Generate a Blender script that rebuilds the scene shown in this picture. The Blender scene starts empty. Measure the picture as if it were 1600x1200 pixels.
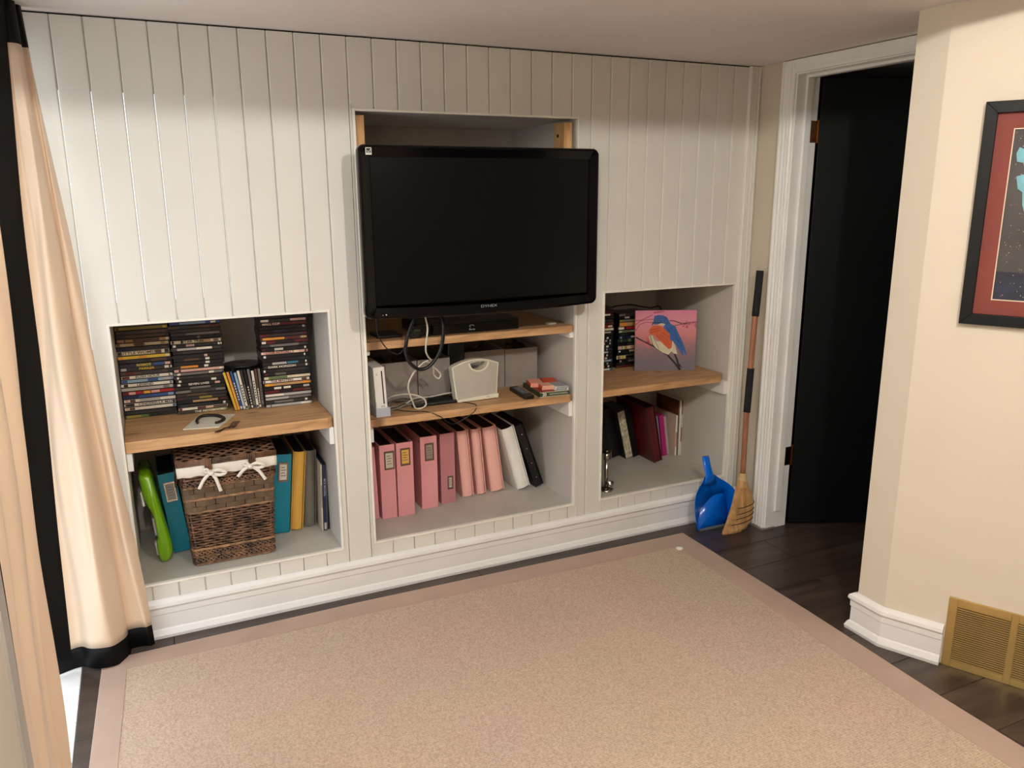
import bpy, bmesh, math, random
from mathutils import Vector, Matrix
from math import pi, sin, cos, radians
random.seed(7)
S = bpy.context.scene
COL = S.collection

# ------------------------------------------------------------------ camera
cd = bpy.data.cameras.new('camera')
cam = bpy.data.objects.new('camera', cd); COL.objects.link(cam)
FW = Vector((0.41173141, 0.88069645, -0.23420293)); RT = Vector((0.90525217, -0.42483104, -0.00609058)); UP = Vector((0.10486062, 0.20950903, 0.97216865))
CP = Vector((0.1654, -2.91217, 1.56964))
cam.matrix_world = Matrix(((RT.x, UP.x, -FW.x, CP.x), (RT.y, UP.y, -FW.y, CP.y), (RT.z, UP.z, -FW.z, CP.z), (0, 0, 0, 1)))
cd.sensor_width = 36; cd.lens = 1238.33 / 1600 * 36; cd.clip_start = 0.02
S.camera = cam
# ------------------------------------------------------------------ world, lights, exposure
W = bpy.data.worlds.new('world'); S.world = W; W.use_nodes = True
bg = W.node_tree.nodes['Background']; bg.inputs[0].default_value = (0.86, 0.93, 1.0, 1); bg.inputs[1].default_value = 1.9
S.view_settings.view_transform = 'Standard'; S.view_settings.look = 'None'
S.view_settings.gamma = 1; S.view_settings.use_curve_mapping = False
S.view_settings.exposure = 0.38
BULBS = [((1.25, -2.60, 2.285), 56), ((0.15, -2.75, 2.30), 40)]
BULB_COLOR = (1.0, 0.965, 0.91)

# ------------------------------------------------------------------ colour and materials
def lin(c):
    return tuple(((v / 255) / 12.92 if v / 255 <= 0.04045 else ((v / 255 + 0.055) / 1.055) ** 2.4) for v in c[:3])
MATS = {}
def mat(key, rgb, rough=0.6, metal=0.0, var=0.06, scale=6.0, bump=0.0, bscale=80.0, coat=0.0, spec=0.5, stretch=(1, 1, 1), sheen=0.0):
    if key in MATS: return MATS[key]
    m = bpy.data.materials.new(key); m.use_nodes = True
    nt = m.node_tree; n = nt.nodes; l = nt.links; p = n['Principled BSDF']
    a = lin(rgb)
    tc = n.new('ShaderNodeTexCoord'); mp = n.new('ShaderNodeMapping'); mp.inputs['Scale'].default_value = stretch
    l.new(tc.outputs['Object'], mp.inputs[0])
    no = n.new('ShaderNodeTexNoise'); no.inputs['Scale'].default_value = scale; no.inputs['Detail'].default_value = 4
    l.new(mp.outputs[0], no.inputs['Vector'])
    r = n.new('ShaderNodeValToRGB')
    r.color_ramp.elements[0].position = 0.3; r.color_ramp.elements[1].position = 0.7
    r.color_ramp.elements[0].color = (*[max(0, v * (1 - var * 1.5)) for v in a], 1)
    r.color_ramp.elements[1].color = (*[min(1, v * (1 + var)) for v in a], 1)
    l.new(no.outputs['Fac'], r.inputs[0]); l.new(r.outputs[0], p.inputs['Base Color'])
    p.inputs['Roughness'].default_value = rough; p.inputs['Metallic'].default_value = metal
    p.inputs['Coat Weight'].default_value = coat; p.inputs['Specular IOR Level'].default_value = spec
    if sheen: p.inputs['Sheen Weight'].default_value = sheen
    if bump:
        nb = n.new('ShaderNodeTexNoise'); nb.inputs['Scale'].default_value = bscale; nb.inputs['Detail'].default_value = 3
        l.new(mp.outputs[0], nb.inputs['Vector'])
        b = n.new('ShaderNodeBump'); b.inputs['Strength'].default_value = bump; b.inputs['Distance'].default_value = 0.004
        l.new(nb.outputs['Fac'], b.inputs['Height']); l.new(b.outputs[0], p.inputs['Normal'])
    MATS[key] = m; return m
def flat(rgb, rough=0.5, coat=0.0, metal=0.0):
    return mat('paint_%d_%d_%d_%d' % (*[int(v) for v in rgb[:3]], int(rough * 100 + metal * 1000)), rgb, rough, metal, var=0.05, scale=40, coat=coat)

def wood_mat(key, light, mid, dark, rough=0.5, axis='X', knots=True, band=7.0):
    m = bpy.data.materials.new(key); m.use_nodes = True
    nt = m.node_tree; n = nt.nodes; l = nt.links; p = n['Principled BSDF']
    tc = n.new('ShaderNodeTexCoord'); mp = n.new('ShaderNodeMapping')
    mp.inputs['Scale'].default_value = {'X': (0.9, 9, 9), 'Y': (9, 0.9, 9), 'Z': (9, 9, 0.9)}[axis]
    l.new(tc.outputs['Object'], mp.inputs[0])
    a = n.new('ShaderNodeTexNoise'); a.inputs['Scale'].default_value = band; a.inputs['Detail'].default_value = 6; a.inputs['Distortion'].default_value = 0.6
    l.new(mp.outputs[0], a.inputs['Vector'])
    r = n.new('ShaderNodeValToRGB'); e = r.color_ramp.elements
    e[0].position = 0.30; e[0].color = (*lin(dark), 1); e[1].position = 0.72; e[1].color = (*lin(light), 1)
    x = e.new(0.5); x.color = (*lin(mid), 1)
    l.new(a.outputs['Fac'], r.inputs[0]); out = r.outputs[0]
    if knots:
        mp2 = n.new('ShaderNodeMapping'); mp2.inputs['Scale'].default_value = {'X': (4.2, 11, 1), 'Y': (11, 4.2, 1), 'Z': (11, 1, 4.2)}[axis]
        l.new(tc.outputs['Object'], mp2.inputs[0])
        v = n.new('ShaderNodeTexVoronoi'); v.inputs['Scale'].default_value = 1.0; l.new(mp2.outputs[0], v.inputs['Vector'])
        k = n.new('ShaderNodeValToRGB'); k.color_ramp.elements[0].position = 0.09; k.color_ramp.elements[1].position = 0.17
        k.color_ramp.elements[0].color = (0.8, 0.8, 0.8, 1); k.color_ramp.elements[1].color = (0, 0, 0, 1)
        l.new(v.outputs['Distance'], k.inputs[0])
        mx = n.new('ShaderNodeMix'); mx.data_type = 'RGBA'; l.new(k.outputs[0], mx.inputs[0]); l.new(out, mx.inputs[6]); mx.inputs[7].default_value = (*lin((92, 58, 36)), 1)
        out = mx.outputs[2]
    l.new(out, p.inputs['Base Color']); p.inputs['Roughness'].default_value = rough
    b = n.new('ShaderNodeBump'); b.inputs['Strength'].default_value = 0.15; b.inputs['Distance'].default_value = 0.002
    l.new(a.outputs['Fac'], b.inputs['Height']); l.new(b.outputs[0], p.inputs['Normal'])
    MATS[key] = m; return m

M_WALL = mat('cream_painted_boards', (216, 213, 203), 0.52, var=0.03, scale=3, bump=0.06, bscale=30)
M_WALLR = mat('beige_wall_paint', (212, 201, 182), 0.75, var=0.02, scale=2, bump=0.12, bscale=120)
M_WALLG = mat('grey_beige_wall_paint', (196, 184, 164), 0.75, var=0.02, scale=2, bump=0.1, bscale=120)
M_NICHE = mat('grey_white_niche_paint', (200, 195, 187), 0.55, var=0.05, scale=4, bump=0.08, bscale=25)
M_NFLOOR = mat('grey_niche_floor_paint', (186, 182, 172), 0.45, var=0.08, scale=5, bump=0.1, bscale=25)
M_TRIM = mat('white_gloss_trim', (232, 230, 226), 0.35, var=0.03, scale=5, bump=0.05, bscale=40)
M_CEIL = mat('ceiling_paint', (222, 214, 210), 0.9, var=0.02, scale=2, bump=0.15, bscale=200)
M_BLACK = mat('black_plastic', (10, 10, 11), 0.35, var=0.1)
M_GLOSS = mat('gloss_black_plastic', (6, 6, 7), 0.12, var=0.05, coat=0.5)
M_DOOR = mat('black_door_paint', (5, 8, 10), 0.5, spec=.3, var=0.12, scale=3, bump=0.1, bscale=60)
M_BRASS = mat('polished_brass', (196, 166, 104), 0.36, 0.65, var=0.08, scale=8)
M_COPPER = mat('aged_brass_hinge', (118, 74, 38), 0.32, 1.0, var=0.2, scale=30)
M_SHELF = wood_mat('pine_shelf', (206, 164, 118), (190, 147, 102), (160, 118, 78), 0.5)
M_PINE = wood_mat('raw_pine', (222, 176, 122), (208, 160, 106), (184, 134, 84), 0.6, 'Z', False)
M_HANDLE = wood_mat('broom_handle_wood', (178, 124, 88), (160, 106, 72), (130, 82, 54), 0.4, 'Z', False, 5)

# ------------------------------------------------------------------ builders
class B:
    def __init__(s): s.bm = bmesh.new(); s.k = 0
    def _mi(s, faces):
        for f in faces: f.material_index = s.k
    def box(s, x0, x1, y0, y1, z0, z1, mtx=None):
        vs = [s.bm.verts.new(Vector(c) if mtx is None else mtx @ Vector(c)) for c in
              [(x0, y0, z0), (x1, y0, z0), (x1, y1, z0), (x0, y1, z0), (x0, y0, z1), (x1, y0, z1), (x1, y1, z1), (x0, y1, z1)]]
        fs = [s.bm.faces.new([vs[i] for i in f]) for f in [(0, 3, 2, 1), (4, 5, 6, 7), (0, 1, 5, 4), (1, 2, 6, 5), (2, 3, 7, 6), (3, 0, 4, 7)]]
        s._mi(fs); return s
    def prism(s, pts, a, b, axis='z', mtx=None):
        """polygon pts (2D) swept from a to b along axis; 2D order: z->(x,y) y->(x,z) x->(y,z)"""
        def mk(u, v, w):
            c = {'z': (u, v, w), 'y': (u, w, v), 'x': (w, u, v)}[axis]
            c = Vector(c); return s.bm.verts.new(mtx @ c if mtx else c)
        A = [mk(u, v, a) for u, v in pts]; Z = [mk(u, v, b) for u, v in pts]; n = len(pts); fs = []
        fs.append(s.bm.faces.new(A)); fs.append(s.bm.faces.new(Z[::-1]))
        for i in range(n): fs.append(s.bm.faces.new([A[i], Z[i], Z[(i + 1) % n], A[(i + 1) % n]]))
        s._mi(fs); return s
    def quad(s, a, b, c, d):
        f = s.bm.faces.new([s.bm.verts.new(Vector(v)) for v in (a, b, c, d)]); s._mi([f]); return s
    def grid(s, rows, closed=False):
        V = [[s.bm.verts.new(Vector(p)) for p in r] for r in rows]; fs = []
        for i in range(len(V) - 1):
            n = len(V[i])
            for j in range(n if closed else n - 1):
                fs.append(s.bm.faces.new([V[i][j], V[i][(j + 1) % n], V[i + 1][(j + 1) % n], V[i + 1][j]]))
        s._mi(fs); return V
    def tube(s, pts, r, seg=8, smooth=0, caps=True):
        P = [Vector(p) for p in pts]
        if smooth: P = spline(P, smooth)
        n = len(P); R = r if isinstance(r, (list, tuple)) else [r] * n
        if len(R) != n: R = [R[min(len(R) - 1, int(i / (n - 1) * (len(R) - 1) + 0.5))] for i in range(n)]
        t0 = (P[1] - P[0]).normalized(); up = Vector((0, 0, 1)) if abs(t0.z) < 0.9 else Vector((1, 0, 0))
        nrm = (up - t0 * up.dot(t0)).normalized(); rows = []
        for i in range(n):
            t = (P[min(i + 1, n - 1)] - P[max(i - 1, 0)]).normalized()
            nrm = (nrm - t * nrm.dot(t)).normalized(); bn = t.cross(nrm)
            rows.append([P[i] + (nrm * cos(2 * pi * k / seg) + bn * sin(2 * pi * k / seg)) * R[i] for k in range(seg)])
        V = s.grid(rows, True)
        if caps: s._mi([s.bm.faces.new(V[0]), s.bm.faces.new(V[-1][::-1])])
        return s
    def lathe(s, prof, seg=24, c=(0, 0, 0), caps=True):
        V = s.grid([[(c[0] + r * cos(2 * pi * k / seg), c[1] + r * sin(2 * pi * k / seg), c[2] + z) for k in range(seg)] for r, z in prof], True)
        if caps:
            for R in (V[0], V[-1][::-1]):
                s._mi([s.bm.faces.new(R)])
        return s
    def mat(s, k): s.k = k; return s
    def build(s, name, mats, parent=None, bevel=0, seg=2, smooth=False, loc=None, rot=None, label=None):
        bmesh.ops.recalc_face_normals(s.bm, faces=s.bm.faces)
        me = bpy.data.meshes.new(name); s.bm.to_mesh(me); s.bm.free()
        return link(name, me, mats, parent, bevel, seg, smooth, loc, rot, label)
def link(name, me, mats, parent=None, bevel=0, seg=2, smooth=False, loc=None, rot=None, label=None):
    for m in (mats if isinstance(mats, (list, tuple)) else [mats]): me.materials.append(m)
    if smooth:
        for p in me.polygons: p.use_smooth = True
    o = bpy.data.objects.new(name, me); COL.objects.link(o)
    if parent: o.parent = parent
    if loc: o.location = loc
    if rot: o.rotation_euler = rot
    if bevel:
        b = o.modifiers.new('bevel', 'BEVEL'); b.width = bevel; b.segments = seg; b.limit_method = 'ANGLE'; b.angle_limit = radians(35)
    if smooth and not bevel or smooth == 'auto':
        pass
    if label: o['label'] = label
    return o
def spline(P, k):
    out = []; n = len(P)
    for i in range(n - 1):
        a, b, c, d = P[max(i - 1, 0)], P[i], P[i + 1], P[min(i + 2, n - 1)]
        for j in range(k):
            t = j / k
            out.append(0.5 * ((2 * b) + (c - a) * t + (2 * a - 5 * b + 4 * c - d) * t * t + (3 * b - a - 3 * c + d) * t ** 3))
    out.append(P[-1]); return out
def tag(o, label, cat, group=None, kind=None):
    o['label'] = label; o['category'] = cat
    if group: o['group'] = group
    if kind: o['kind'] = kind
    return o
def thing(name, loc, label, cat, rot=(0, 0, 0), group=None):
    o = bpy.data.objects.new(name, None); COL.objects.link(o); o.location = loc; o.rotation_euler = rot
    o.empty_display_size = 0.05
    return tag(o, label, cat, group)
def struct(o, label=None):
    o['kind'] = 'structure'
    if label: o['label'] = label
    return o
def text(name, s, size, m, parent, loc, rot=(pi / 2, 0, 0), ext=0.0003, bold=False, squeeze=1.0):
    cu = bpy.data.curves.new(name, 'FONT'); cu.body = s; cu.size = size; cu.extrude = ext; cu.align_x = 'CENTER'; cu.align_y = 'CENTER'
    if bold: cu.offset = size * 0.02
    t = bpy.data.objects.new(name, cu); COL.objects.link(t)
    dg = bpy.context.evaluated_depsgraph_get(); me = bpy.data.meshes.new_from_object(t.evaluated_get(dg))
    bpy.data.objects.remove(t); me.transform(Matrix.Diagonal((squeeze, 1, 1, 1)))
    me.materials.clear()
    return link(name, me, m, parent, loc=loc, rot=rot)

H = 2.106; XR = 2.75; XL = -0.15
NB, NT, CT, ND = 0.207, 1.149, 1.857, 0.62
NICHES = [(0.059, 0.780, NT), (0.918, 1.825, CT), (1.970, 2.679, NT)]
NDS = [0.545, 0.62, 0.62]

# ================================================================== STRUCTURE
# floors -----------------------------------------------------------
M_FLOOR = wood_mat('dark_laminate', (84, 70, 61), (66, 54, 46), (46, 37, 32), 0.38, 'X', False, 2.2)
fl = struct(B().box(XL - 0.0, 4.6, -4.7, 1.2, -0.06, -0.012).build('floor', mat('underlay', (20, 17, 15), 0.9)), 'dark brown wood-look laminate floor')
yy = 1.0; r = 0
while yy > -4.6:
    x = XL + (-0.7 if r % 2 else 0); off = random.uniform(0, 0.8)
    xs = [XL] + [v for v in [XL + off + 1.2 * k for k in range(5)] if XL + 0.05 < v < 4.55] + [4.6]
    for a, b in zip(xs, xs[1:]):
        o = B().box(0.001, b - a - 0.001, 0.001, 0.189, -0.012, 0).build('plank', M_FLOOR, fl, bevel=0.0008, seg=1, loc=(a, yy - 0.19, 0))
    yy -= 0.19; r += 1
M_DECK = mat('white_deck_paint', (240, 240, 240), 0.5, var=0.03, scale=8)
dk = struct(B().box(-1.6, XL - 0.001, -2.2, 0.6, -0.08, -0.03).build('floor', mat('deck_base', (120, 120, 118), 0.8)), 'white painted boards outside the curtained opening')
for i in range(13):
    y1 = 0.563 - 0.1965 * i
    B().box(-1.6, XL - 0.002, y1 - 0.193, y1, -0.03, -0.002).build('plank', M_DECK, dk, bevel=0.002, seg=1)
# ceiling ------------------------------------------------------------
ce = B().box(XL - 0.13, 4.9, -1.6, 1.2, H, H + 0.40)
ce.box(XL - 0.13, 4.9, -4.8, -1.6, 2.40, 2.50)
struct(ce.build('ceiling', M_CEIL), 'pale ceiling, lower over the panelled wall')
# back wall of boards ---------------------------------------------------
SP = 0.09
wb = bpy.data.objects.new('wall_back', None); COL.objects.link(wb); wb['kind'] = 'structure'; wb['label'] = 'cream painted tongue and groove wall with three niches'
T, CH = 0.014, 0.0045
for i in range(-2, 30):
    a, b = i * SP, (i + 1) * SP
    if i == 29: b = 2.70
    cuts = sorted(set([a, b] + [e for n in NICHES for e in n[:2] if a < e < b]))
    bb = B()
    for c, d in zip(cuts, cuts[1:]):
        m = (c + d) / 2; nn = [n for n in NICHES if n[0] < m < n[1]]
        segs = [(0.0, NB), (nn[0][2], H - 0.006)] if nn else [(0.0, H - 0.006)]
        ca = CH if c == a else 0; cb = CH if d == b else 0
        g = 0.0006
        pts = [(c + (g if ca else 0), T), (c + (g if ca else 0), ca), (c + ca, 0), (d - cb, 0), (d - (g if cb else 0), cb), (d - (g if cb else 0), T)]
        q = []
        for p in pts:
            if not q or (abs(p[0] - q[-1][0]) > 1e-6 or abs(p[1] - q[-1][1]) > 1e-6): q.append(p)
        for z0, z1 in segs: bb.prism(q, z0, z1, 'z')
    bb.build('board', M_WALL, wb)
B().box(-0.27, XR + .1, T, T + 0.01, CT + 0.03, H).build('gap_shade_strip', mat('dark_gap', (18, 15, 13), 0.9), wb)  # near-black strip added behind the boards as the shade in the ceiling gap
for (x0, x1, zt), ND in zip(NICHES, NDS):
    th = 0.012
    B().box(x0 - th, x1 + th, ND, ND + th, NB - th, zt + th).build('niche_back', M_NICHE, wb)
    B().box(x0 - th, x0, 0.0135, ND, NB - th, zt + th).build('niche_side', M_NICHE, wb)
    B().box(x1, x1 + th, 0.0135, ND, NB - th, zt + th).build('niche_side', M_NICHE, wb)
    B().box(x0, x1, 0.0135, ND, zt, zt + th).build('niche_top', M_NICHE, wb)
    B().box(x0, x1, 0.0135, ND, NB - th, NB).build('niche_bottom', M_NFLOOR, wb)
    e = 0.008; mtrim = mat('edge_bead_paint', (235, 230, 218), 0.4)
    B().box(x0 - e, x0 + 0.0005, -0.004, 0.014, NB - e, zt + e).build('niche_edge', mtrim, wb, bevel=0.0015)
    B().box(x1 - 0.0005, x1 + e, -0.004, 0.014, NB - e, zt + e).build('niche_edge', mtrim, wb, bevel=0.0015)
    B().box(x0, x1, -0.004, 0.014, zt - 0.0005, zt + e).build('niche_edge', mtrim, wb, bevel=0.0015)
    B().box(x0, x1, -0.004, 0.014, NB - e, NB + 0.0005).build('niche_edge', mtrim, wb, bevel=0.0015)
# thin vertical strips beside the middle niche
for x in (0.902, 1.842): B().box(x - 0.003, x + 0.003, -0.003, 0.001, 0.14, CT + 0.02).build('bead', M_WALL, wb, bevel=0.001)
# unpainted posts at the top of the middle niche
B().box(0.922, 0.956, 0.02, 0.11, 1.30, CT - 0.012).build('post', M_PINE, wb, bevel=0.002)
pp = B().box(1.775, 1.812, 0.02, 0.11, 1.30, CT - 0.012).build('post', M_PINE, wb, bevel=0.002)
B().tube([(1.7735, 0.072, 1.795), (1.7755, 0.072, 1.795)], 0.007, 12).build('bolt_hole', flat((12, 10, 9), 0.9), wb)
# shelf cleats
def cleat(x0, x1, y0, y1, z0, z1):
    B().box(x0, x1, y0, y1, z0, z1).build('shelf_cleat', M_TRIM, wb, bevel=0.002)
cleat(0.060, 0.079, 0.012, 0.5, 0.636, 0.7035); cleat(0.761, 0.779, 0.012, 0.5, 0.636, 0.7035)
cleat(0.919, 0.938, 0.03, 0.5, 0.615, 0.6835); cleat(1.806, 1.824, 0.012, 0.5, 0.615, 0.6835)
cleat(1.806, 1.824, 0.012, 0.5, 0.965, 0.9895); cleat(0.919, 0.938, 0.03, 0.5, 0.965, 0.9895)
cleat(1.971, 1.985, 0.06, 0.5, 0.615, 0.6835); cleat(2.658, 2.678, 0.012, 0.42, 0.618, 0.6835)
# fluted upright at the right end
B().box(2.70, 2.752, 0.0, T, 0, H - 0.004).build('board', M_WALL, wb)
def fluted(bld, u0, u1, base, proud, z0, z1, fl_, axis):
    """moulded casing, profile across u; fl_(u, d, z) maps to world"""
    prof = [(0, 0), (0, .7), (.06, 1), (.16, 1), (.20, .62), (.26, .62), (.30, .9), (.42, .9), (.46, .6), (.54, .6), (.58, .9), (.70, .9), (.74, .62), (.80, .62), (.84, 1), (.95, 1), (1, .75), (1, 0)]
    rows = [[fl_(u0 + (u1 - u0) * p, base + proud * q, z) for p, q in prof] for z in (z0, z1)]
    V = bld.grid(rows, False)
    for R in (V[0], V[1][::-1]): bld._mi([bld.bm.faces.new(R)])
bb = B(); fluted(bb, 2.688, 2.748, 0.0, 0.015, 0.14, H - 0.003, lambda u, d, z: (u, -d, z), 'x')
bb.build('corner_trim', M_WALL, wb)
# right wall with the door opening ------------------------------------------
JY, JX = -0.235, 2.87; ZH = 2.045
wr = B()
wr.box(XR, JX, JY + 0.004, 0.02, 0, H)
wr.box(XR, JX, -1.06, JY, ZH + 0.012, H)
wr.box(XR, JX, -1.10, -0.99, 0, H)
struct(wr.build('wall_right', M_WALLG), 'beige wall holding the doorway')
A27 = radians(27); DV = Vector((sin(A27), -cos(A27), 0)); P0 = Vector((2.42, -1.176, 0))
E1 = P0 + DV * 3.85
wn = B().prism([(2.42, -1.062), (2.42, -1.176), (E1.x, E1.y), (E1.x + .3, E1.y), (JX, -1.062)], 0, H, 'z')
wn.prism([(2.62, -1.57), (E1.x, E1.y), (E1.x + .3, E1.y), (2.92, -1.57)], H + 0.0005, 2.4, 'z')
struct(wn.build('wall_front', M_WALLR), 'beige wall nearest the camera with a chamfered corner')
struct(B().box(XL - 0.12, 4.9, -4.75, -4.6, 0, 2.4).build('wall_near', mat('darkened_far_wall', (128, 114, 98), 0.8, var=0.03)), 'unseen wall behind the camera, darkened to cut bounce light')  # unseen wall, brown made dark so less light bounces back onto the panelling
wl = B(); wl.box(XL - 0.13, XL, -4.6, -1.24, 0, 2.4); wl.box(XL - 0.13, XL, 0.0, 0.3, 0, H); wl.box(XL - 0.13, XL, -1.24, 0.0, 2.02, H)
struct(wl.build('wall_left', mat('left_wall_paint', (206, 200, 182), 0.8, var=0.02, bump=0.1, bscale=100)), 'wall on the left holding the curtained opening')
struct(B().box(XL - 0.13, XL + 0.006, -1.24, -1.178, 0, 2.02).build('trim_1', mat('grey_jamb_paint', (176, 172, 166), 0.5)), 'painted edge of the curtained opening')
# closed dark room beyond the door
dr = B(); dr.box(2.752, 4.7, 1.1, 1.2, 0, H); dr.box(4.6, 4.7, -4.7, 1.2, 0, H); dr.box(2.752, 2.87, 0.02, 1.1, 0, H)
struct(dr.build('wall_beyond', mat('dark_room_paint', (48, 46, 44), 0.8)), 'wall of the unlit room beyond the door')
# baseboards ------------------------------------------------------------------
BP = [(0, 0), (0.024, 0), (0.026, 0.012), (0.018, 0.030), (0.013, 0.034), (0.013, 0.088), (0.016, 0.092), (0.016, 0.112), (0.023, 0.122), (0.021, 0.134), (0.010, 0.142), (0, 0.145)]
def baseboard(name, path, label, name2=None):
    """path of xy points; the board projects to the left-hand normal side given by order"""
    P = [Vector((p[0], p[1])) for p in path]; rows = []
    for i, p in enumerate(P):
        ds = []
        if i > 0: ds.append((P[i] - P[i - 1]).normalized())
        if i < len(P) - 1: ds.append((P[i + 1] - P[i]).normalized())
        ns = [Vector((d.y, -d.x)) for d in ds]
        n = sum(ns, Vector((0, 0))).normalized(); k = 1 / n.dot(ns[0])
        rows.append([(p.x + n.x * d * k, p.y + n.y * d * k, z) for d, z in BP])
    b = B(); V = b.grid(rows, False)
    for R in (V[0], V[-1][::-1]): b._mi([b.bm.faces.new(R)])
    for i in range(len(V) - 1): b._mi([b.bm.faces.new([V[i][0], V[i + 1][0], V[i + 1][-1], V[i][-1]])])
    return struct(b.build(name, M_TRIM), label)
baseboard('baseboard_back', [(XL, -0.001), (XR - 0.001, -0.001), (XR - 0.001, -0.150)], 'white moulded baseboard under the panelled wall')
VS = P0 + DV * 0.190
baseboard('baseboard_right', [(2.60, -1.061), (2.419, -1.061), (2.419, -1.176), (VS.x - 0.001, VS.y)], 'white moulded baseboard wrapping the chamfered corner')
VE = P0 + DV * 0.60
baseboard('baseboard_front', [(VE.x, VE.y), (E1.x, E1.y)], 'white moulded baseboard beyond the brass vent')
# doorway trim, jamb, door ---------------------------------------------------------
bb = B(); fluted(bb, -0.227, -0.152, 0, 0.018, 0.0, H - 0.004, lambda u, d, z: (XR - d, u, z), 'y')
bb.prism([(-0.227, ZH + .004), (-1.09, ZH + .004), (-1.09, H - .004), (-0.227, H - .004)], XR - 0.016, XR, 'x')
bb.prism([(-0.227, ZH + .004), (-1.09, ZH + .004), (-1.09, ZH + .018), (-0.227, ZH + .018)], XR - 0.020, XR - 0.016, 'x')
struct(bb.build('trim_2', M_TRIM), 'white fluted casing around the doorway')
jb = B(); jb.box(XR - 0.004, JX, JY, JY + 0.012, 0, ZH + 0.012); jb.box(XR - 0.004, JX, -1.0, JY, ZH, ZH + 0.012); jb.box(XR - 0.004, JX, -1.0, -0.988, 0, ZH)
struct(jb.build('trim_3', M_TRIM), 'white door jamb')
st = B(); st.box(2.792, 2.826, JY - 0.012, JY, 0.085, ZH); st.box(2.792, 2.826, -0.988, JY - 0.012, ZH - 0.012, ZH)
struct(st.build('trim_4', M_TRIM, bevel=0.002), 'white door stop strip on the jamb')
struct(B().box(XR - 0.03, XR + 0.05, -0.245, -0.15, -0.0015, 0.006).build('trim_5', mat('grey_threshold', (120, 112, 104), 0.5)), 'small grey strip under the casing foot')
dr = bpy.data.objects.new('door_1', None); COL.objects.link(dr); struct(dr, 'black interior door standing open')
DA = math.atan2(-0.417, 0.909); dr.location = (2.878, -0.236, 0); dr.rotation_euler = (0, 0, DA)
B().box(0.006, 0.78, -0.001, 0.034, 0.012, 2.035).build('door_slab', M_DOOR, dr, bevel=0.002)
for z in (1.818, 0.353):
    hb = B(); hb.box(-0.001, 0.005, 0.002, 0.034, z - 0.045, z + 0.045); hb.tube([(0, -0.004, z - 0.047), (0, -0.004, z + 0.047)], 0.0055, 10)
    hb.lathe([(0.004, 0.047), (0.006, 0.050), (0.001, 0.056)], 10, (0, -0.004, z))
    h = hb.build('hinge', M_COPPER, dr, label='aged brass hinge')
for z in (1.818, 0.353):
    B().box(2.838, 2.8755, JY - 0.002, JY + 0.001, z - 0.045, z + 0.045).build('hinge_leaf', M_COPPER, jb_parent := bpy.data.objects['trim_3'])

# ================================================================== RUG
def rug_mat():
    m = bpy.data.materials.new('sisal_weave'); m.use_nodes = True; nt = m.node_tree; n = nt.nodes; l = nt.links; p = n['Principled BSDF']
    tc = n.new('ShaderNodeTexCoord')
    mp = n.new('ShaderNodeMapping'); mp.inputs['Scale'].default_value = (1, 1, 1); mp.inputs['Rotation'].default_value = (0, 0, radians(0)); l.new(tc.outputs['Object'], mp.inputs[0])
    w = n.new('ShaderNodeTexWave'); w.wave_type = 'BANDS'; w.bands_direction = 'Y'; w.inputs['Scale'].default_value = 40; w.inputs['Distortion'].default_value = 1.2; w.inputs['Detail Scale'].default_value = 12; w.inputs['Detail'].default_value = 2
    l.new(mp.outputs[0], w.inputs['Vector'])
    no = n.new('ShaderNodeTexNoise'); no.inputs['Scale'].default_value = 170; no.inputs['Detail'].default_value = 3; l.new(mp.outputs[0], no.inputs['Vector'])
    big = n.new('ShaderNodeTexNoise'); big.inputs['Scale'].default_value = 2.5; big.inputs['Detail'].default_value = 5; l.new(mp.outputs[0], big.inputs['Vector'])
    mx = n.new('ShaderNodeMath'); mx.operation = 'MULTIPLY_ADD'; mx.inputs[1].default_value = 0.14; l.new(w.outputs['Fac'], mx.inputs[0]); l.new(no.outputs['Fac'], mx.inputs[2])
    r = n.new('ShaderNodeValToRGB'); e = r.color_ramp.elements; e[0].position = 0.36; e[0].color = (*lin((174, 150, 129)), 1); e[1].position = 0.78; e[1].color = (*lin((212, 189, 168)), 1)
    l.new(mx.outputs[0], r.inputs[0])
    v = n.new('ShaderNodeTexVoronoi'); v.inputs['Scale'].default_value = 3.0; v.feature = 'F1'; l.new(mp.outputs[0], v.inputs['Vector'])
    k = n.new('ShaderNodeValToRGB'); k.color_ramp.elements[0].position = 0.014; k.color_ramp.elements[1].position = 0.022; k.color_ramp.elements[0].color = (1, 1, 1, 1); k.color_ramp.elements[1].color = (0, 0, 0, 1); l.new(v.outputs['Distance'], k.inputs[0])
    m1 = n.new('ShaderNodeMix'); m1.data_type = 'RGBA'; m1.blend_type = 'MULTIPLY'; m1.inputs[0].default_value = 0.15; l.new(r.outputs[0], m1.inputs[6]); l.new(big.outputs['Color'], m1.inputs[7])
    m2 = n.new('ShaderNodeMix'); m2.data_type = 'RGBA'; l.new(k.outputs[0], m2.inputs[0]); l.new(m1.outputs[2], m2.inputs[6]); m2.inputs[7].default_value = (*lin((96, 66, 44)), 1)
    l.new(m2.outputs[2], p.inputs['Base Color']); p.inputs['Roughness'].default_value = 0.95
    b = n.new('ShaderNodeBump'); b.inputs['Strength'].default_value = 0.6; b.inputs['Distance'].default_value = 0.003; l.new(mx.outputs[0], b.inputs['Height']); l.new(b.outputs[0], p.inputs['Normal'])
    return m
rg = thing('area_rug', (1.13, -2.0, 0), 'beige sisal rug with a tan cloth border on the dark floor', 'rug')
RX0, RX1, RY0, RY1 = -0.088, 2.352, -4.2, -0.098
def rl(p): return [(x - 1.13, y + 2.0) for x, y in p]
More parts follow.
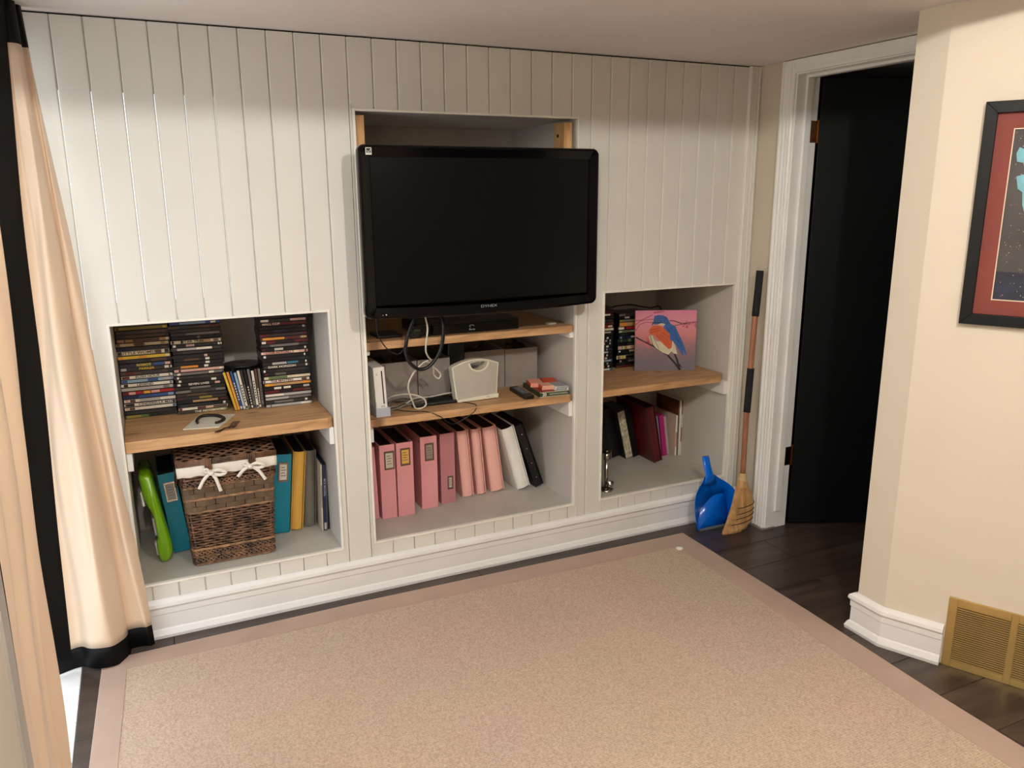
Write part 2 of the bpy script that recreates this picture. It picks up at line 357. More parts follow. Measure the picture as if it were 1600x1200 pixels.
outer = [(RX0, RY1 - 0.006), (0.8, RY1 + 0.010), (RX1 + .008, RY1 - 0.012), (RX1, -0.9), (RX1 - 0.020, -1.5), (RX1 - 0.022, RY0), (RX0 - 0.022, RY0), (RX0 - 0.020, -0.7)]
inner = [(RX0 + .076, RY1 - 0.098), (0.8, RY1 - 0.094), (RX1 - 0.112, RY1 - 0.13), (RX1 - 0.118, -0.9), (RX1 - 0.135, -1.5), (RX1 - 0.135, RY0 + .1), (RX0 + 0.05, RY0 + .1), (RX0 + 0.055, -0.7)]
B().prism(rl(inner), 0.0005, 0.0085, 'z').build('woven_field', rug_mat(), rg)
M_BORDER = mat('rug_border_cloth', (180, 155, 139), 0.9, var=0.05, scale=5, bump=0.25, bscale=400)
b = B(); O = rl(outer); I = rl(inner); n = len(O)
for i in range(n):
    j = (i + 1) % n
    b.box(0, 0, 0, 0, 0, 0) if False else None
rows = [[(*O[i % n], 0.0) for i in range(n + 1)], [(*O[i % n], 0.007) for i in range(n + 1)], [(O[i % n][0] * .97 + I[i % n][0] * .03, O[i % n][1] * .97 + I[i % n][1] * .03, 0.0095) for i in range(n + 1)], [(*I[i % n], 0.0105) for i in range(n + 1)], [(*I[i % n], 0.0)for i in range(n + 1)]]
b.grid(rows); b.build('cloth_border', M_BORDER, rg, label='tan cloth border')
gl = thing('furniture_glide', (2.236, -0.250, 0.0106), 'small clear plastic disc lying on the rug corner near the dustpan', 'disc')
B().lathe([(0.016, 0), (0.018, 0.003), (0.014, 0.007), (0.004, 0.009)], 20).build('disc', flat((226, 222, 214), 0.15), gl, smooth=True)

# ================================================================== SHELVES
def shelf(x0, x1, z0, z1, clip, label):
    cx = (x0 + x1) / 2
    b = B().prism([(x0 - cx, 0.0), (x1 - clip - cx, 0.0), (x1 - cx, clip * 1.0), (x1 - cx, 0.60 if x0 > .5 else .535), (x0 - cx, 0.60 if x0 > .5 else .535)], 0, z1 - z0, 'z')
    o = b.build('wooden_shelf', M_SHELF, None, bevel=0.002, loc=(cx, 0.002, z0)); return tag(o, label, 'shelf', 'pine shelves in the niches')
L_Z, U_Z, C_Z, R_Z = 0.745, 1.020, 0.715, 0.715
shelf(0.0605, 0.7785, 0.704, L_Z, 0.022, 'pine shelf in the left niche holding the dvd stacks')
shelf(0.9195, 1.8235, 0.990, U_Z, 0.012, 'upper pine shelf in the middle niche under the television')
shelf(0.9195, 1.8235, 0.684, C_Z, 0.018, 'lower pine shelf in the middle niche holding the speaker')
shelf(1.9715, 2.6775, 0.684, R_Z, 0.05, 'pine shelf in the right niche holding the bird canvas')

# ================================================================== DVDs
def mesh_of(b, name):
    bmesh.ops.recalc_face_normals(b.bm, faces=b.bm.faces); me = bpy.data.meshes.new(name); b.bm.to_mesh(me); b.bm.free(); return me
M_CASE = mat('dvd_case_plastic', (16, 16, 18), 0.3, var=0.1)
ORD = ['bottom', 'second', 'third', 'fourth', 'fifth', 'sixth', 'seventh', 'eighth', 'ninth', 'tenth', 'eleventh', 'twelfth', 'thirteenth', 'fourteenth', 'fifteenth', 'sixteenth', 'seventeenth', 'eighteenth', 'nineteenth', 'twentieth', 'twenty-first', 'twenty-second', 'twenty-third', 'twenty-fourth', 'twenty-fifth', 'twenty-sixth', 'twenty-seventh', 'twenty-eighth', 'twenty-ninth', 'thirtieth']
DW, DD = 0.183, 0.132
CASE = {}
def case_mesh(t):
    if t not in CASE:
        b = B(); b.box(-DW / 2, DW / 2, 0.0015, DD, 0.0006, t - 0.0006)
        b.box(-DW / 2, DW / 2, 0, 0.004, 0.0006, 0.0022); b.box(-DW / 2, DW / 2, 0, 0.004, t - 0.0022, t - 0.0006)
        CASE[t] = mesh_of(b, 'dvd_case'); CASE[t].materials.append(M_CASE)
    return CASE[t]
CN = {'k': ('black', (20, 19, 21)), 'w': ('white', (224, 214, 196)), 'c': ('cream', (212, 196, 160)), 'g': ('grey', (112, 106, 100)), 'd': ('dark grey', (46, 43, 42)),
      'r': ('red', (164, 34, 40)), 'R': ('dark red', (92, 26, 30)), 'b': ('blue', (46, 76, 130)), 'n': ('navy', (32, 36, 66)), 'l': ('light blue', (140, 164, 184)),
      'y': ('yellow', (214, 176, 56)), 'o': ('orange', (214, 140, 52)), 't': ('tan', (176, 140, 96)), 'N': ('brown', (84, 58, 42)), 'G': ('green', (86, 110, 62)),
      's': ('silver', (172, 168, 160)), 'p': ('pink', (206, 160, 144)), 'e': ('dark green', (34, 52, 44)), 'v': ('purple', (70, 44, 74)), 'Y': ('olive', (146, 128, 52)), 'T': ('teal', (50, 110, 130))}
def spine(parent, W_, t, base, marks, seed):
    b = B(); ys = -0.0008
    b.mat(0).box(-W_ / 2 + 0.002, W_ / 2 - 0.002, ys, 0.0016, 0.0022, t - 0.0022)
    o = b.build('spine_label', flat(CN[base][1], 0.35), parent)
    if marks:
        b = B(); mats = []
        for (u0, u1, c) in marks:
            mm = flat(CN[c][1], 0.35)
            if mm not in mats: mats.append(mm)
            b.mat(mats.index(mm)).box(-W_ / 2 + W_ * u0, -W_ / 2 + W_ * u1, ys - 0.0004, ys + 0.0002, 0.0028, t - 0.0028)
        b.build('title_print', mats, parent)['kind'] = 'stuff'
def rnd_marks(i, base):
    R = random.Random(i * 31 + ord(base)); out = []
    lite = base in 'wclsypto'; pal = 'kNnRg' if lite else 'wcsgp'
    if R.random() < .8: out.append((0.025, 0.025 + R.uniform(.02, .06), R.choice('kRnbw')))
    u = R.uniform(.2, .42); n = R.randint(5, 12)
    c = R.choice(pal)
    for k in range(n):
        w = R.uniform(.009, .02); out.append((u, u + w, c)); u += w + .006
    if R.random() < .8: out.append((.9, .94, R.choice('wbksr')))
    if R.random() < .5: out.append((.955, .975, 'w'))
    return out
def word_marks(parent, W_, t, word, c, u):
    text('title_lettering', word, t * 0.80, flat(CN[c][1], 0.4), parent, (-W_ / 2 + W_ * u, -0.0015, t / 2), squeeze=1.25, ext=0.0002, bold=True)
def stack(x, y, z, spec, pitch, where, group, jit=0.003, yaw=0.0, words={}, wid=DW):
    for i, s in enumerate(spec):
        base = s[0]; t = pitch
        extra = s[1:]
        if extra and isinstance(extra[0], float): t = pitch * extra[0]; extra = extra[1:]
        lab = '%s dvd case, %s, %s' % (CN[base][0], ORD[i] + ' from the shelf' if i else 'lowest of all', where)
        o = thing('dvd_case', (x + random.uniform(-jit, jit), y + random.uniform(-jit, jit) , z), lab, 'dvd', (0, 0, yaw + random.uniform(-.012, .012)), group)
        me = case_mesh(round(t, 4)); c = bpy.data.objects.new('case', me); COL.objects.link(c); c.parent = o
        mk = [(a, b_, cc) for a, b_, cc in extra] if extra else rnd_marks(i + int(x * 100), base)
        spine(o, wid, t, base, mk, i)
        if i in words: word_marks(o, wid, t, *words[i])
        z += t
A_ = [('G', (.03, .3, 'Y'), (.45, 1 - .02, 'k')), ('k', (.05, .9, 'd')), ('w', (.03, .09, 'p'), (.1, .2, 'N'), (.92, .98, 'T')), ('w', (.03, .06, 'N'), (.06, .2, 'k'), (.93, .98, 'k')),
      ('w', (.03, .1, 'p'), (.12, .22, 'N'), (.3, .7, 's')), ('b', (.02, .3, 'n'), (.86, .96, 'l')), ('r', (.02, .1, 'R'), (.12, .24, 'p'), (.4, .52, 'y'), (.54, .7, 'p')), ('s', (.8, .92, 'g')),
      ('w', (.02, .05, 'w'), (.06, .14, 'k'), (.93, .97, 'g')), ('l', (.5, .7, 'b'), (.02, .12, 'b'), (.8, .95, 's')), ('w', (.02, .16, 'R'), (.9, .93, 'g')), ('N', (.1, .25, 'R'), (.4, .8, 'd'), (.9, .98, 'n')),
      ('d', (.02, .12, 's'), (.84, .92, 'w'), (.95, .98, 'w')), ('n', (.02, .14, 'd'), (.33, .60, 'G'), (.64, .84, 'b'), (.86, .96, 'p')), ('k', (.14, .5, 'd'), (.6, .9, 'N')), ('y', (.02, .1, 'o'), (.4, .55, 'o'), (.9, .97, 'c')),
      ('c', 1.2, (.02, .1, 'k'), (.72, .84, 'N'), (.9, .98, 'k')), ('n', (.3, .7, 'd'), (.85, .95, 'N')), ('c', (.02, .08, 'g'), (.35, .52, 'N'), (.84, .92, 't')), ('t', (.14, .16, 'k'), (.3, .8, 'N'), (.92, .97, 'w')),
      ('d', (.2, .9, 'N')), ('N', (.1, .5, 'd')), ('Y', (.04, .08, 'k'), (.9, .98, 'y')), ('e', (.3, .55, 'g'), (.8, .95, 'b')), ('d', (.3, .4, 'g'), (.42, .72, 'v')), ('k',)]
GA = 'stacked dvds in the left niche'
stack(0.153, 0.325, L_Z, A_, 0.01515, 'leftmost stack of the left niche', GA,
      words={3: ('CINDERELLA MAN', 'k', .62), 8: ('LEGEND', 'k', .46), 10: ('RUSH HOUR', 'k', .5), 12: ('PARKER', 'y', .5), 13: ('ROBOT', 'y', .46), 16: ('LITTLE WOMEN', 'N', .42), 18: ('ROCK', 'N', .44)})
B_ = [('Y', (.02, .5, 'd'), (.9, .95, 's')), ('w', (.02, .08, 'R'), (.38, .55, 'R'), (.56, .7, 'p'), (.7, .98, 'N')), ('k', (.05, .7, 'd'), (.9, .95, 'w')), ('k', (.3, .8, 't'), (.84, .96, 'R')), ('d', (.04, .1, 'R'), (.45, .7, 'Y')),
      ('d', (.2, .6, 'N')), ('g', (.3, .8, 'd')), ('k', (.3, .7, 'g')), ('k', (.06, .12, 'w'), (.8, .9, 'p')), ('k', (.06, .11, 'w'), (.7, .8, 'w')), ('d', (.06, .1, 'w'), (.8, .86, 'R')), ('g', (.08, .14, 'w'), (.7, .8, 'w')),
      ('p', (.1, .14, 'k'), (.9, .95, 'w')), ('k', (.16, .5, 'o'), (.62, .7, 'w')), ('k', (.62, .7, 'w')), ('k', (.2, .5, 'N'), (.62, .7, 'w')), ('k', (.62, .68, 'p')), ('k', (.2, .6, 'd')), ('d', (.12, .5, 's'), (.5, .8, 'w')), ('k',), ('c', 1.15, (.03, .07, 'k'), (.2, .24, 'k'), (.56, .78, 't'), (.84, .94, 'g')),
      ('k', (.5, .55, 'g')), ('d', (.3, .95, 'g')), ('k', (.15, .8, 'd')), ('N', (.2, .6, 'd'), (.8, .95, 'R')), ('b', (.2, .7, 'l'), (.8, .9, 'w')), ('k',), ('d', (.25, .35, 's')), ('k', (.1, .8, 'd'))]
stack(0.338, 0.300, L_Z, B_, 0.01375, 'second stack of the left niche', GA, jit=0.004, words={20: ('STAR TREK', 'k', .44), 0: ('THE NOTEBOOK', 'w', .62), 13: ('WESTERN', 'o', .33), 8: ('SEVEN LIVES', 'w', .48)})
D_ = [('s', (.1, .12, 'k'), (.75, .95, 'w')), ('d', (.2, .6, 'g'), (.85, .9, 'w')), ('g', (.02, .5, 's')), ('s', (.02, .4, 'w')), ('R', (.3, .6, 'k'), (.85, .98, 'N')), ('k', (.2, .35, 'w'), (.4, .55, 'w'), (.82, .95, 's')), ('o', (.05, .1, 'y'), (.2, .8, 't')),
      ('w', (.02, .05, 'k'), (.82, .93, 'N')), ('c', (.1, .5, 'G'), (.93, .98, 'w')), ('k',), ('k', (.02, .06, 'w'), (.3, .9, 'd')), ('d', (.9, .94, 'w')), ('k', (.2, .5, 's'), (.52, .75, 'T'), (.9, .93, 'w')), ('k', (.8, .9, 'd')), ('k', (.05, .1, 'w'), (.9, .93, 'w')), ('p', (.02, .05, 'w'), (.6, .8, 'c'), (.92, .96, 'R')),
      ('k',), ('d', (.2, .8, 'g')), ('R', (.02, .1, 'w'), (.3, .7, 'k')), ('N', (.05, .5, 'o'), (.55, .8, 'R'), (.85, .97, 't')), ('R', (.2, .9, 'd')), ('k', (.3, .6, 'n')), ('k', (.9, .95, 's')), ('R', (.02, .15, 'k')), ('d', (.04, .2, 'w'), (.65, .98, 'p')), ('k', (.1, .5, 'd')), ('e', (.2, .6, 'd')), ('k',)]
stack(0.656, 0.252, L_Z, D_, 0.0142, 'rightmost stack of the left niche', GA, words={7: ('THE MASTERS', 'R', .4), 11: ('DARK HORIZON', 'w', .4), 15: ('LOVE ACTUALLY', 'R', .4), 23: ('MALL COP', 'w', .25)})
# upright dvds
V_ = [('y', 12.5, 'o'), ('o', 11.5, 'y'), ('b', 10.5, 'w'), ('l', 9.5, 'w'), ('w', 8.5, 'k'), ('d', 8, 'g'), ('k', 7, 'w'), ('g', 5.5, 'd'), ('w', 4, 'n'), ('N', 3, 'w'), ('g', 2, 'd'), ('k', 0.8, 'd')]
x = 0.452
for i, (c, a, c2) in enumerate(V_):
    w = 0.0112 if i < 11 else 0.012
    wh = '%s spine dvd standing upright, %s' % (CN[c][0], 'leftmost of the leaning row' if i == 0 else ORD[i] + ' from the left in the leaning row')
    yj = 0.27 + (0.004 if i in (2, 5, 7) else 0)
    o = thing('dvd_case', (x, yj, L_Z + 0.0002), wh, 'dvd', (0, radians(-a), 0), 'upright dvds leaning in the left niche')
    hh = 0.160 if i not in (3, 8) else 0.154
    bb = B().box(0, w - 0.0008, 0.0012, DD, 0, hh).build('case', M_CASE, o, bevel=0.0008, seg=1)
    B().box(0.001, w - 0.0016, -0.0006, 0.0014, 0.001, hh - 0.001).build('spine_label', flat(CN[c][1], .35), o)
    b2 = B(); u = 0.02 + 0.01 * (i % 3)
    for k in range(7): b2.box(0.003, w - 0.004, -0.0011, -0.0005, u, u + 0.006); u += 0.009 if i % 2 else 0.011
    b2.box(0.002, w - 0.003, -0.0011, -0.0005, 0.004, 0.014)
    b2.build('title_print', flat(CN[c2][1], .35), o)['kind'] = 'stuff'
    x += w / cos(radians(a)) - 0.0012
    if i == 10: x += .001
d = thing('round_disc', (0.503, 0.372, L_Z + 0.1625), 'thin dark round disc lying on top of the upright dvds', 'disc')
B().lathe([(0.072, 0), (0.076, 0.002), (0.076, 0.004), (0.070, 0.005), (0.02, 0.0055), (0.008, 0.003)], 40).build('lid', mat('smoky_plastic', (40, 38, 35), 0.18, coat=.4), d, smooth=True)
# right niche stacks
E_ = [('T', (.6, .9, 'w')), ('k', (.7, .74, 'p'), (.85, .9, 'w')), ('k', (.6, .65, 'R'), (.8, .85, 's')), ('T', (.7, .95, 'l')), ('k', (.75, .82, 'w')), ('k', (.8, .84, 'w')), ('k', (.7, .85, 's')), ('n', (.8, .84, 's')), ('k', (.55, .6, 'w'), (.8, .88, 'w')), ('k', (.7, .76, 's'), (.9, .93, 'w')),
      ('k', (.6, .66, 'w'), (.76, .82, 's'), (.9, .93, 'w')), ('k', (.8, .86, 'w')), ('k', (.6, .64, 's')), ('k', (.7, .9, 's')), ('w', (.3, .9, 'c')), ('R', (.55, .8, 'r'), (.82, .95, 'c')), ('N', (.6, .9, 'R')), ('d', (.7, .76, 'b')), ('k', (.6, .7, 's')), ('R', (.7, .9, 'w')), ('R', (.6, .64, 'p')), ('g', (.5, .9, 'd'))]
stack(2.146, 0.345, R_Z, E_, 0.01425, 'leftmost stack of the right niche', 'stacked dvds in the right niche', jit=.003)
F_ = [('N', (.1, .5, 'R')), ('k', (.1, .3, 'd')), ('k', (.03, .08, 'p'), (.3, .5, 'g')), ('c', 1.5, (.05, .08, 'k'), (.1, .12, 'k'), (.3, .6, 'k'), (.16, .24, 'y')), ('e', (.03, .4, 'k')), ('k',), ('p', 1.5, (.1, .4, 'c'), (.12, .15, 'k'), (.2, .3, 'y')), ('k', (.3, .5, 'd')), ('e', 1.4, (.1, .15, 'G'), (.35, .45, 'G')), ('n', (.05, .1, 'l'), (.4, .8, 'w')),
      ('k', (.1, .3, 'e')), ('s', (.1, .4, 'G')), ('R', 1.2, (.03, .2, 'w'), (.28, .8, 'r')), ('t', 1.6, (.03, .26, 'o'), (.4, .8, 'Y')), ('Y', (.1, .4, 'g')), ('k', (.2, .35, 's')), ('g', (.2, .6, 'd'))]
stack(2.372, 0.368, R_Z, F_, 0.01425, 'stack just left of the bird canvas', 'stacked dvds in the right niche', jit=.006)
c = B().tube([(2.262, .40, 1.02), (2.30, .40, 1.0245), (2.370, .40, 1.0245), (2.44, .40, 1.010), (2.504, .42, .998), (2.583, .44, .985), (2.62, .5, .80), (2.63, .52, .72)], 0.0035, 8, 6).build('power_cable', M_BLACK)
tag(c, 'thin black cable draped over the dvds behind the bird canvas', 'cable')

# ================================================================== TELEVISION AND UPPER SHELF
tv = thing('television', (1.3595, -0.150, 1.133), 'large black flat screen television in front of the middle niche', 'television')
TW, TH = 0.955, 0.602
def rrect(x0, x1, z0, z1, r, n=6):
    P = []
    for cx, cz, a0 in ((x1 - r, z0 + r, -90), (x1 - r, z1 - r, 0), (x0 + r, z1 - r, 90), (x0 + r, z0 + r, 180)):
        for k in range(n + 1):
            a = radians(a0 + 90 * k / n); P.append((cx + r * cos(a), cz + r * sin(a)))
    return P
def arc_bottom(P, amp, z0):
    return [(x, z - (amp * (1 - (x / (TW / 2)) ** 2) if z < z0 + 0.02 else 0)) for x, z in P]
b = B()
sec = [(0.000, 0.0035), (-0.006, 0.0), (0.030, 0.0), (0.040, 0.006)]
def rs(off, y):
    P = rrect(-TW / 2 + off, TW / 2 - off, off, TH - off, 0.024 if off < .02 else .003)
    # add bottom samples
    Q = []
    for i, (x, z) in enumerate(P):
        Q.append((x, z))
        if i == len(P) - 1:
            for k in range(1, 12):
                t = k / 12; Q.append((P[-1][0] * (1 - t) + P[0][0] * t, P[-1][1]))
    return [(x, y, z - (0.012 * (1 - (x / (TW / 2)) ** 2) if z < off + 0.001 else 0)) for x, z in Q]
V = b.grid([rs(0.040, 0.012), rs(0.040, 0.000), rs(0.010, -0.008), rs(0.003, -0.004), rs(0.0, 0.004), rs(0.0, 0.026), rs(0.012, 0.046)], True)
b._mi([b.bm.faces.new(V[-1])])
fr = b.build('bezel', mat('piano_black', (3, 3, 4), 0.1, var=0.02, spec=0.25), tv, smooth=False)
B().box(-0.4345, 0.4405, 0.006, 0.02, 0.045, 0.562).build('screen', mat('lcd_screen', (9, 9, 10), 0.2, var=0.02, spec=0.25), tv)
B().box(-0.36, 0.36, 0.046, 0.09, 0.07, 0.53).build('rear_housing', M_BLACK, tv, bevel=0.012)
sk = B(); sk.mat(0).box(-0.452, -0.431, -0.0095, -0.006, 0.567, 0.591); sk.mat(1).box(-0.4495, -0.4335, -0.0100, -0.0090, 0.5725, 0.5885)
sk.mat(0).prism([(-0.448, 0.582), (-0.441, 0.5775), (-0.4345, 0.587), (-0.4345, 0.583), (-0.441, 0.5755), (-0.448, 0.580)], -0.0104, -0.0098, 'y'); sk.box(-0.448, -0.435, -0.0104, -0.0098, 0.5735, 0.5748)
sk.build('energy_sticker', [flat((210, 210, 200), .5), flat((18, 18, 18), .5)], tv)
text('brand_lettering', 'DYNEX', 0.0135, flat((140, 142, 146), 0.3), tv, (0.0, -0.0068, 0.020), squeeze=1.5)
ld = B(); ld.box(-0.4445, -0.442, -0.0088, -0.006, 0.583, 0.5855)
ld.box(-0.405, -0.4015, -0.0078, -0.003, 0.0115, 0.0150); ld.box(-0.417, -0.4150, -0.0078, -0.003, 0.0115, 0.0130); ld.build('indicator_dots', flat((220, 220, 215), .4), tv)
b = B(); b.box(-0.11, 0.11, 0.088, 0.100, 0.18, 0.42); b.build('mount_plate', M_BLACK, tv, bevel=0.003)
b = B(); b.box(-0.03, 0.03, 0.098, 0.762, 0.27, 0.33); b.box(-0.09, 0.09, 0.756, 0.7685, 0.20, 0.40); b.build('mount_arm', M_BLACK, tv, bevel=0.004)
br = thing('disc_player', (1.36, 0.035, U_Z + 0.0005), 'black disc player on the upper shelf under the television', 'disc player')
B().box(-0.215, 0.215, 0, 0.24, 0.0, 0.048).build('casing', M_BLACK, br, bevel=0.002)
B().box(-0.214, 0.214, -0.003, 0.0, 0.001, 0.040).build('front_panel', M_GLOSS, br, bevel=0.001)
text('player_lettering', 'Blu-ray', 0.009, flat((200, 205, 210), .4), br, (0.005, -0.0034, 0.014))
lg = B(); lg.tube([(0.003 + 0.010 * cos(2 * pi * k / 16), -0.0036, 0.027 + 0.0045 * sin(2 * pi * k / 16)) for k in range(12)], 0.0013, 6); lg.build('disc_emblem', flat((200, 205, 210), .4), br)
for p in (-0.19, 0.19):
    B().box(p - .012, p + .012, .02, .05, -0.0005, 0.001).build('foot', M_BLACK, br)
cap = thing('white_lid', (1.755, 0.09, U_Z), 'small white oval cap lying at the right end of the upper shelf', 'cap')
B().lathe([(0.024, 0), (0.026, 0.003), (0.020, 0.006), (0.004, 0.007)], 20).build('cap', flat((214, 208, 196), .4), cap, smooth=True)
bx = thing('cable_box', (1.118, 0.004, U_Z), 'small black adapter block at the front of the upper shelf', 'adapter')
B().box(-0.022, 0.022, 0, 0.05, 0.0, 0.052).build('block', M_BLACK, bx, bevel=0.004)
B().box(-0.020, 0.018, -0.002, 0.0, 0.030, 0.036).build('grey_stripe', flat((70, 68, 66), .4), bx)
rt = thing('router_box', (1.03, 0.06, U_Z), 'flat black device at the left end of the upper shelf', 'device')
B().box(-0.05, 0.05, 0, 0.12, 0.0, 0.013).build('body', M_BLACK, rt, bevel=0.004)
# ================================================================== MIDDLE SHELF
def cable(pts, r, m, label, cat='cable', k=8):
    return tag(B().tube(pts, r, 8, k).build('cable', m, smooth=True), label, cat, None)
M_WCORD = mat('white_cord', (206, 200, 184), 0.5); M_GCORD = mat('grey_cord', (120, 116, 106), 0.6)
cable([(1.120, 0.02, 1.135), (1.102, -0.035, 1.112), (1.080, -0.035, 1.065), (1.065, -0.035, 1.016), (1.061, -0.035, 0.974), (1.078, -0.035, 0.933), (1.113, -0.035, 0.906), (1.152, -0.035, 0.913), (1.188, -0.035, 0.950), (1.211, -0.035, 1.004), (1.216, -0.035, 1.08), (1.21, 0.0, 1.135)], 0.0072, M_BLACK, 'thick black cable hanging in a loop below the television')
cable([(1.141, -0.020, 1.14), (1.145, -0.040, 1.10), (1.150, -0.040, 1.060), (1.142, -0.035, 0.985), (1.154, -0.020, 0.953), (1.176, 0.000, 0.927), (1.194, 0.030, 0.890), (1.206, 0.060, 0.855), (1.225, 0.060, 0.838), (1.234, 0.060, 0.856), (1.203, 0.050, 0.890), (1.183, 0.02, 0.912), (1.158, 0.0, 0.925)], 0.0034, M_WCORD, 'white cord hanging from the television with a small loop at its end')
cable([(1.158, -0.014, 0.932), (1.138, 0.0, 0.920), (1.097, 0.0, 0.880), (1.083, 0.020, 0.826), (1.109, 0.050, 0.755), (1.125, 0.060, 0.724), (1.150, 0.060, 0.722), (1.170, 0.065, 0.735), (1.16, 0.075, 0.760), (1.11, 0.09, 0.778), (1.05, 0.12, 0.77), (1.02, 0.16, 0.74), (1.015, 0.18, 0.722)], 0.0034, M_WCORD, 'white cord curving down to the lower shelf beside the game console')
cable([(0.953, -0.010, 1.140), (0.953, -0.030, 1.115), (0.956, -0.030, 1.057), (0.985, -0.030, 1.003), (1.022, -0.030, 0.974), (1.048, -0.030, 0.982), (1.065, -0.050, 1.028), (1.107, -0.030, 1.069), (1.154, -0.030, 1.083), (1.17, -0.01, 1.135)], 0.0022, M_BLACK, 'thin black wire drooping over the left end of the upper shelf')
cable([(1.04, 0.11, 0.7175), (1.095, 0.050, 0.718), (1.150, 0.018, 0.718), (1.196, -0.008, 0.702), (1.250, -0.010, 0.661), (1.297, -0.010, 0.671), (1.352, -0.009, 0.701), (1.372, 0.020, 0.7175), (1.363, 0.060, 0.7175), (1.34, 0.09, 0.7175)], 0.0018, M_BLACK, 'thin dark wire drooping below the lower shelf of the middle niche')
RC = random.Random(3)
for i in range(6):
    y0 = 0.115 + 0.022 * i; z = C_Z + 0.0045
    pts = [(1.022 + 0.004 * i, y0 - 0.02, z + .006 * (i % 2)), (1.06, y0 + RC.uniform(-.02, .03), z + 0.007 * (i % 3)), (1.11, y0 + RC.uniform(-.035, .03), z + RC.uniform(0, .028)), (1.155, y0 + RC.uniform(-.03, .03), z + 0.005 * (i % 3)), (1.20 + .01 * i, y0 + RC.uniform(-.03, .02), z + RC.uniform(0, .015))]
    cable(pts, 0.0035, M_GCORD, 'grey cord in the tangle right of the game console, %s from the shelf front' % ['first', 'second', 'third', 'fourth', 'fifth', 'sixth'][i])['group'] = 'tangled grey cords on the lower shelf'
cable([(1.10, 0.11, .735), (1.15, .14, .745), (1.22, .17, .735), (1.30, .17, .742), (1.37, .17, .745), (1.42, .175, .735)], 0.0032, M_WCORD, 'pale cord running behind the black pouch to the white speaker')
gc = thing('game_console', (0.978, 0.022, C_Z + 0.0005), 'white upright game console on a grey stand at the left of the lower shelf', 'game console')
cb = B().box(-0.0235, 0.0225, 0.006, 0.205, 0.030, 0.200).build('casing', mat('white_console_plastic', (228, 226, 220), 0.3), gc, bevel=0.003)
cb.rotation_euler = (0, radians(-2.5), 0)
cb2 = B().box(0.007, 0.0115, 0.0045, 0.0075, 0.052, 0.185).build('disc_slot', M_BLACK, gc); cb2.rotation_euler = (0, radians(-2.5), 0)
B().box(-0.028, 0.030, 0.0, 0.18, 0.0, 0.036).build('stand', mat('grey_stand_plastic', (176, 180, 188), 0.35), gc, bevel=0.002)
t_ = text('console_lettering', 'Wii', 0.011, flat((120, 124, 130), .4), gc, (0.002, 0.0052, 0.042)); 
B().box(-0.021, -0.017, 0.0045, 0.0075, 0.168, 0.176).build('button', flat((170, 172, 176), .4), gc)
# speaker
sp = thing('speaker', (1.413, 0.105, C_Z + 0.0005), 'cream portable speaker with a half-moon handle hole on the lower shelf', 'speaker', (radians(-4), 0, radians(2)))
def spk(inset, y, n=16):
    P = []
    b0, t0, hs, hc = 0.095 - inset, 0.109 - inset, 0.150 - inset * 0.7, 0.176 - inset
    for k in range(n + 1): u = -1 + 2 * k / n; P.append((b0 * u, y - 0.010 * (1 - u * u), inset + 0.004 * u * u))
    for k in range(n + 1): u = 1 - 2 * k / n; P.append((t0 * u, y - 0.010 * (1 - u * u) * .5, hs + (hc - hs) * (1 - abs(u) ** 1.9)))
    return P
HX, HZ, HA, HB_ = 0.010, 0.160, 0.041, 0.032
def handle(sc, y, n):
    # half moon: straight-ish top, round bottom; ordered to match outer (start bottom-left going right, then top right to left)
    P = []
    for k in range(n + 1): u = -1 + 2 * k / n; P.append((HX + HA * sc * u, y, HZ - HB_ * sc * math.sqrt(max(0, 1 - u * u)) * 1.0))
    for k in range(n + 1): u = 1 - 2 * k / n; P.append((HX + HA * sc * u, y, HZ + 0.004 * sc * (1 - u * u) + 0.001))
    return P
n = 16; b = B()
b.grid([handle(1.18, 0.05, n), spk(0.004, 0.052, n), spk(0.0, 0.040, n), spk(0.0, 0.004, n), spk(0.004, 0.0, n), spk(0.006, 0.001, n)], True)
b.grid([handle(1.18, -0.0095, n), handle(1.0, -0.010, n), handle(1.0, 0.05, n), handle(1.18, 0.05, n)], True)
b.build('housing', mat('cream_plastic', (226, 220, 200), 0.35), sp, smooth=False)
b = B(); b.grid([spk(0.006, 0.0008, n), [(x, y, z) for x, y, z in handle(1.18, -0.0085, n)]], True)
b.build('grille', mat('speaker_cloth', (184, 178, 164), 0.9, bump=0.3, bscale=900), sp, label='greyish cloth grille')
b = B(); b.prism([(-0.094, 0.001), (0.094, 0.001), (0.0965, 0.020), (-0.0965, 0.012)], -0.0125, 0.0, 'y'); b.build('foot_band', MATS['cream_plastic'], sp, bevel=0.002)
text('maker_lettering', 'SONY', 0.006, flat((110, 105, 95), .5), sp, (0.045, -0.0130, 0.011))
dk2 = thing('black_carton', (1.318, 0.185, C_Z), 'black box standing behind the left side of the white speaker', 'box')
B().box(0.018, 0.095, 0.06, 0.14, 0.0, 0.262).build('black_box', M_BLACK, dk2, bevel=0.006)
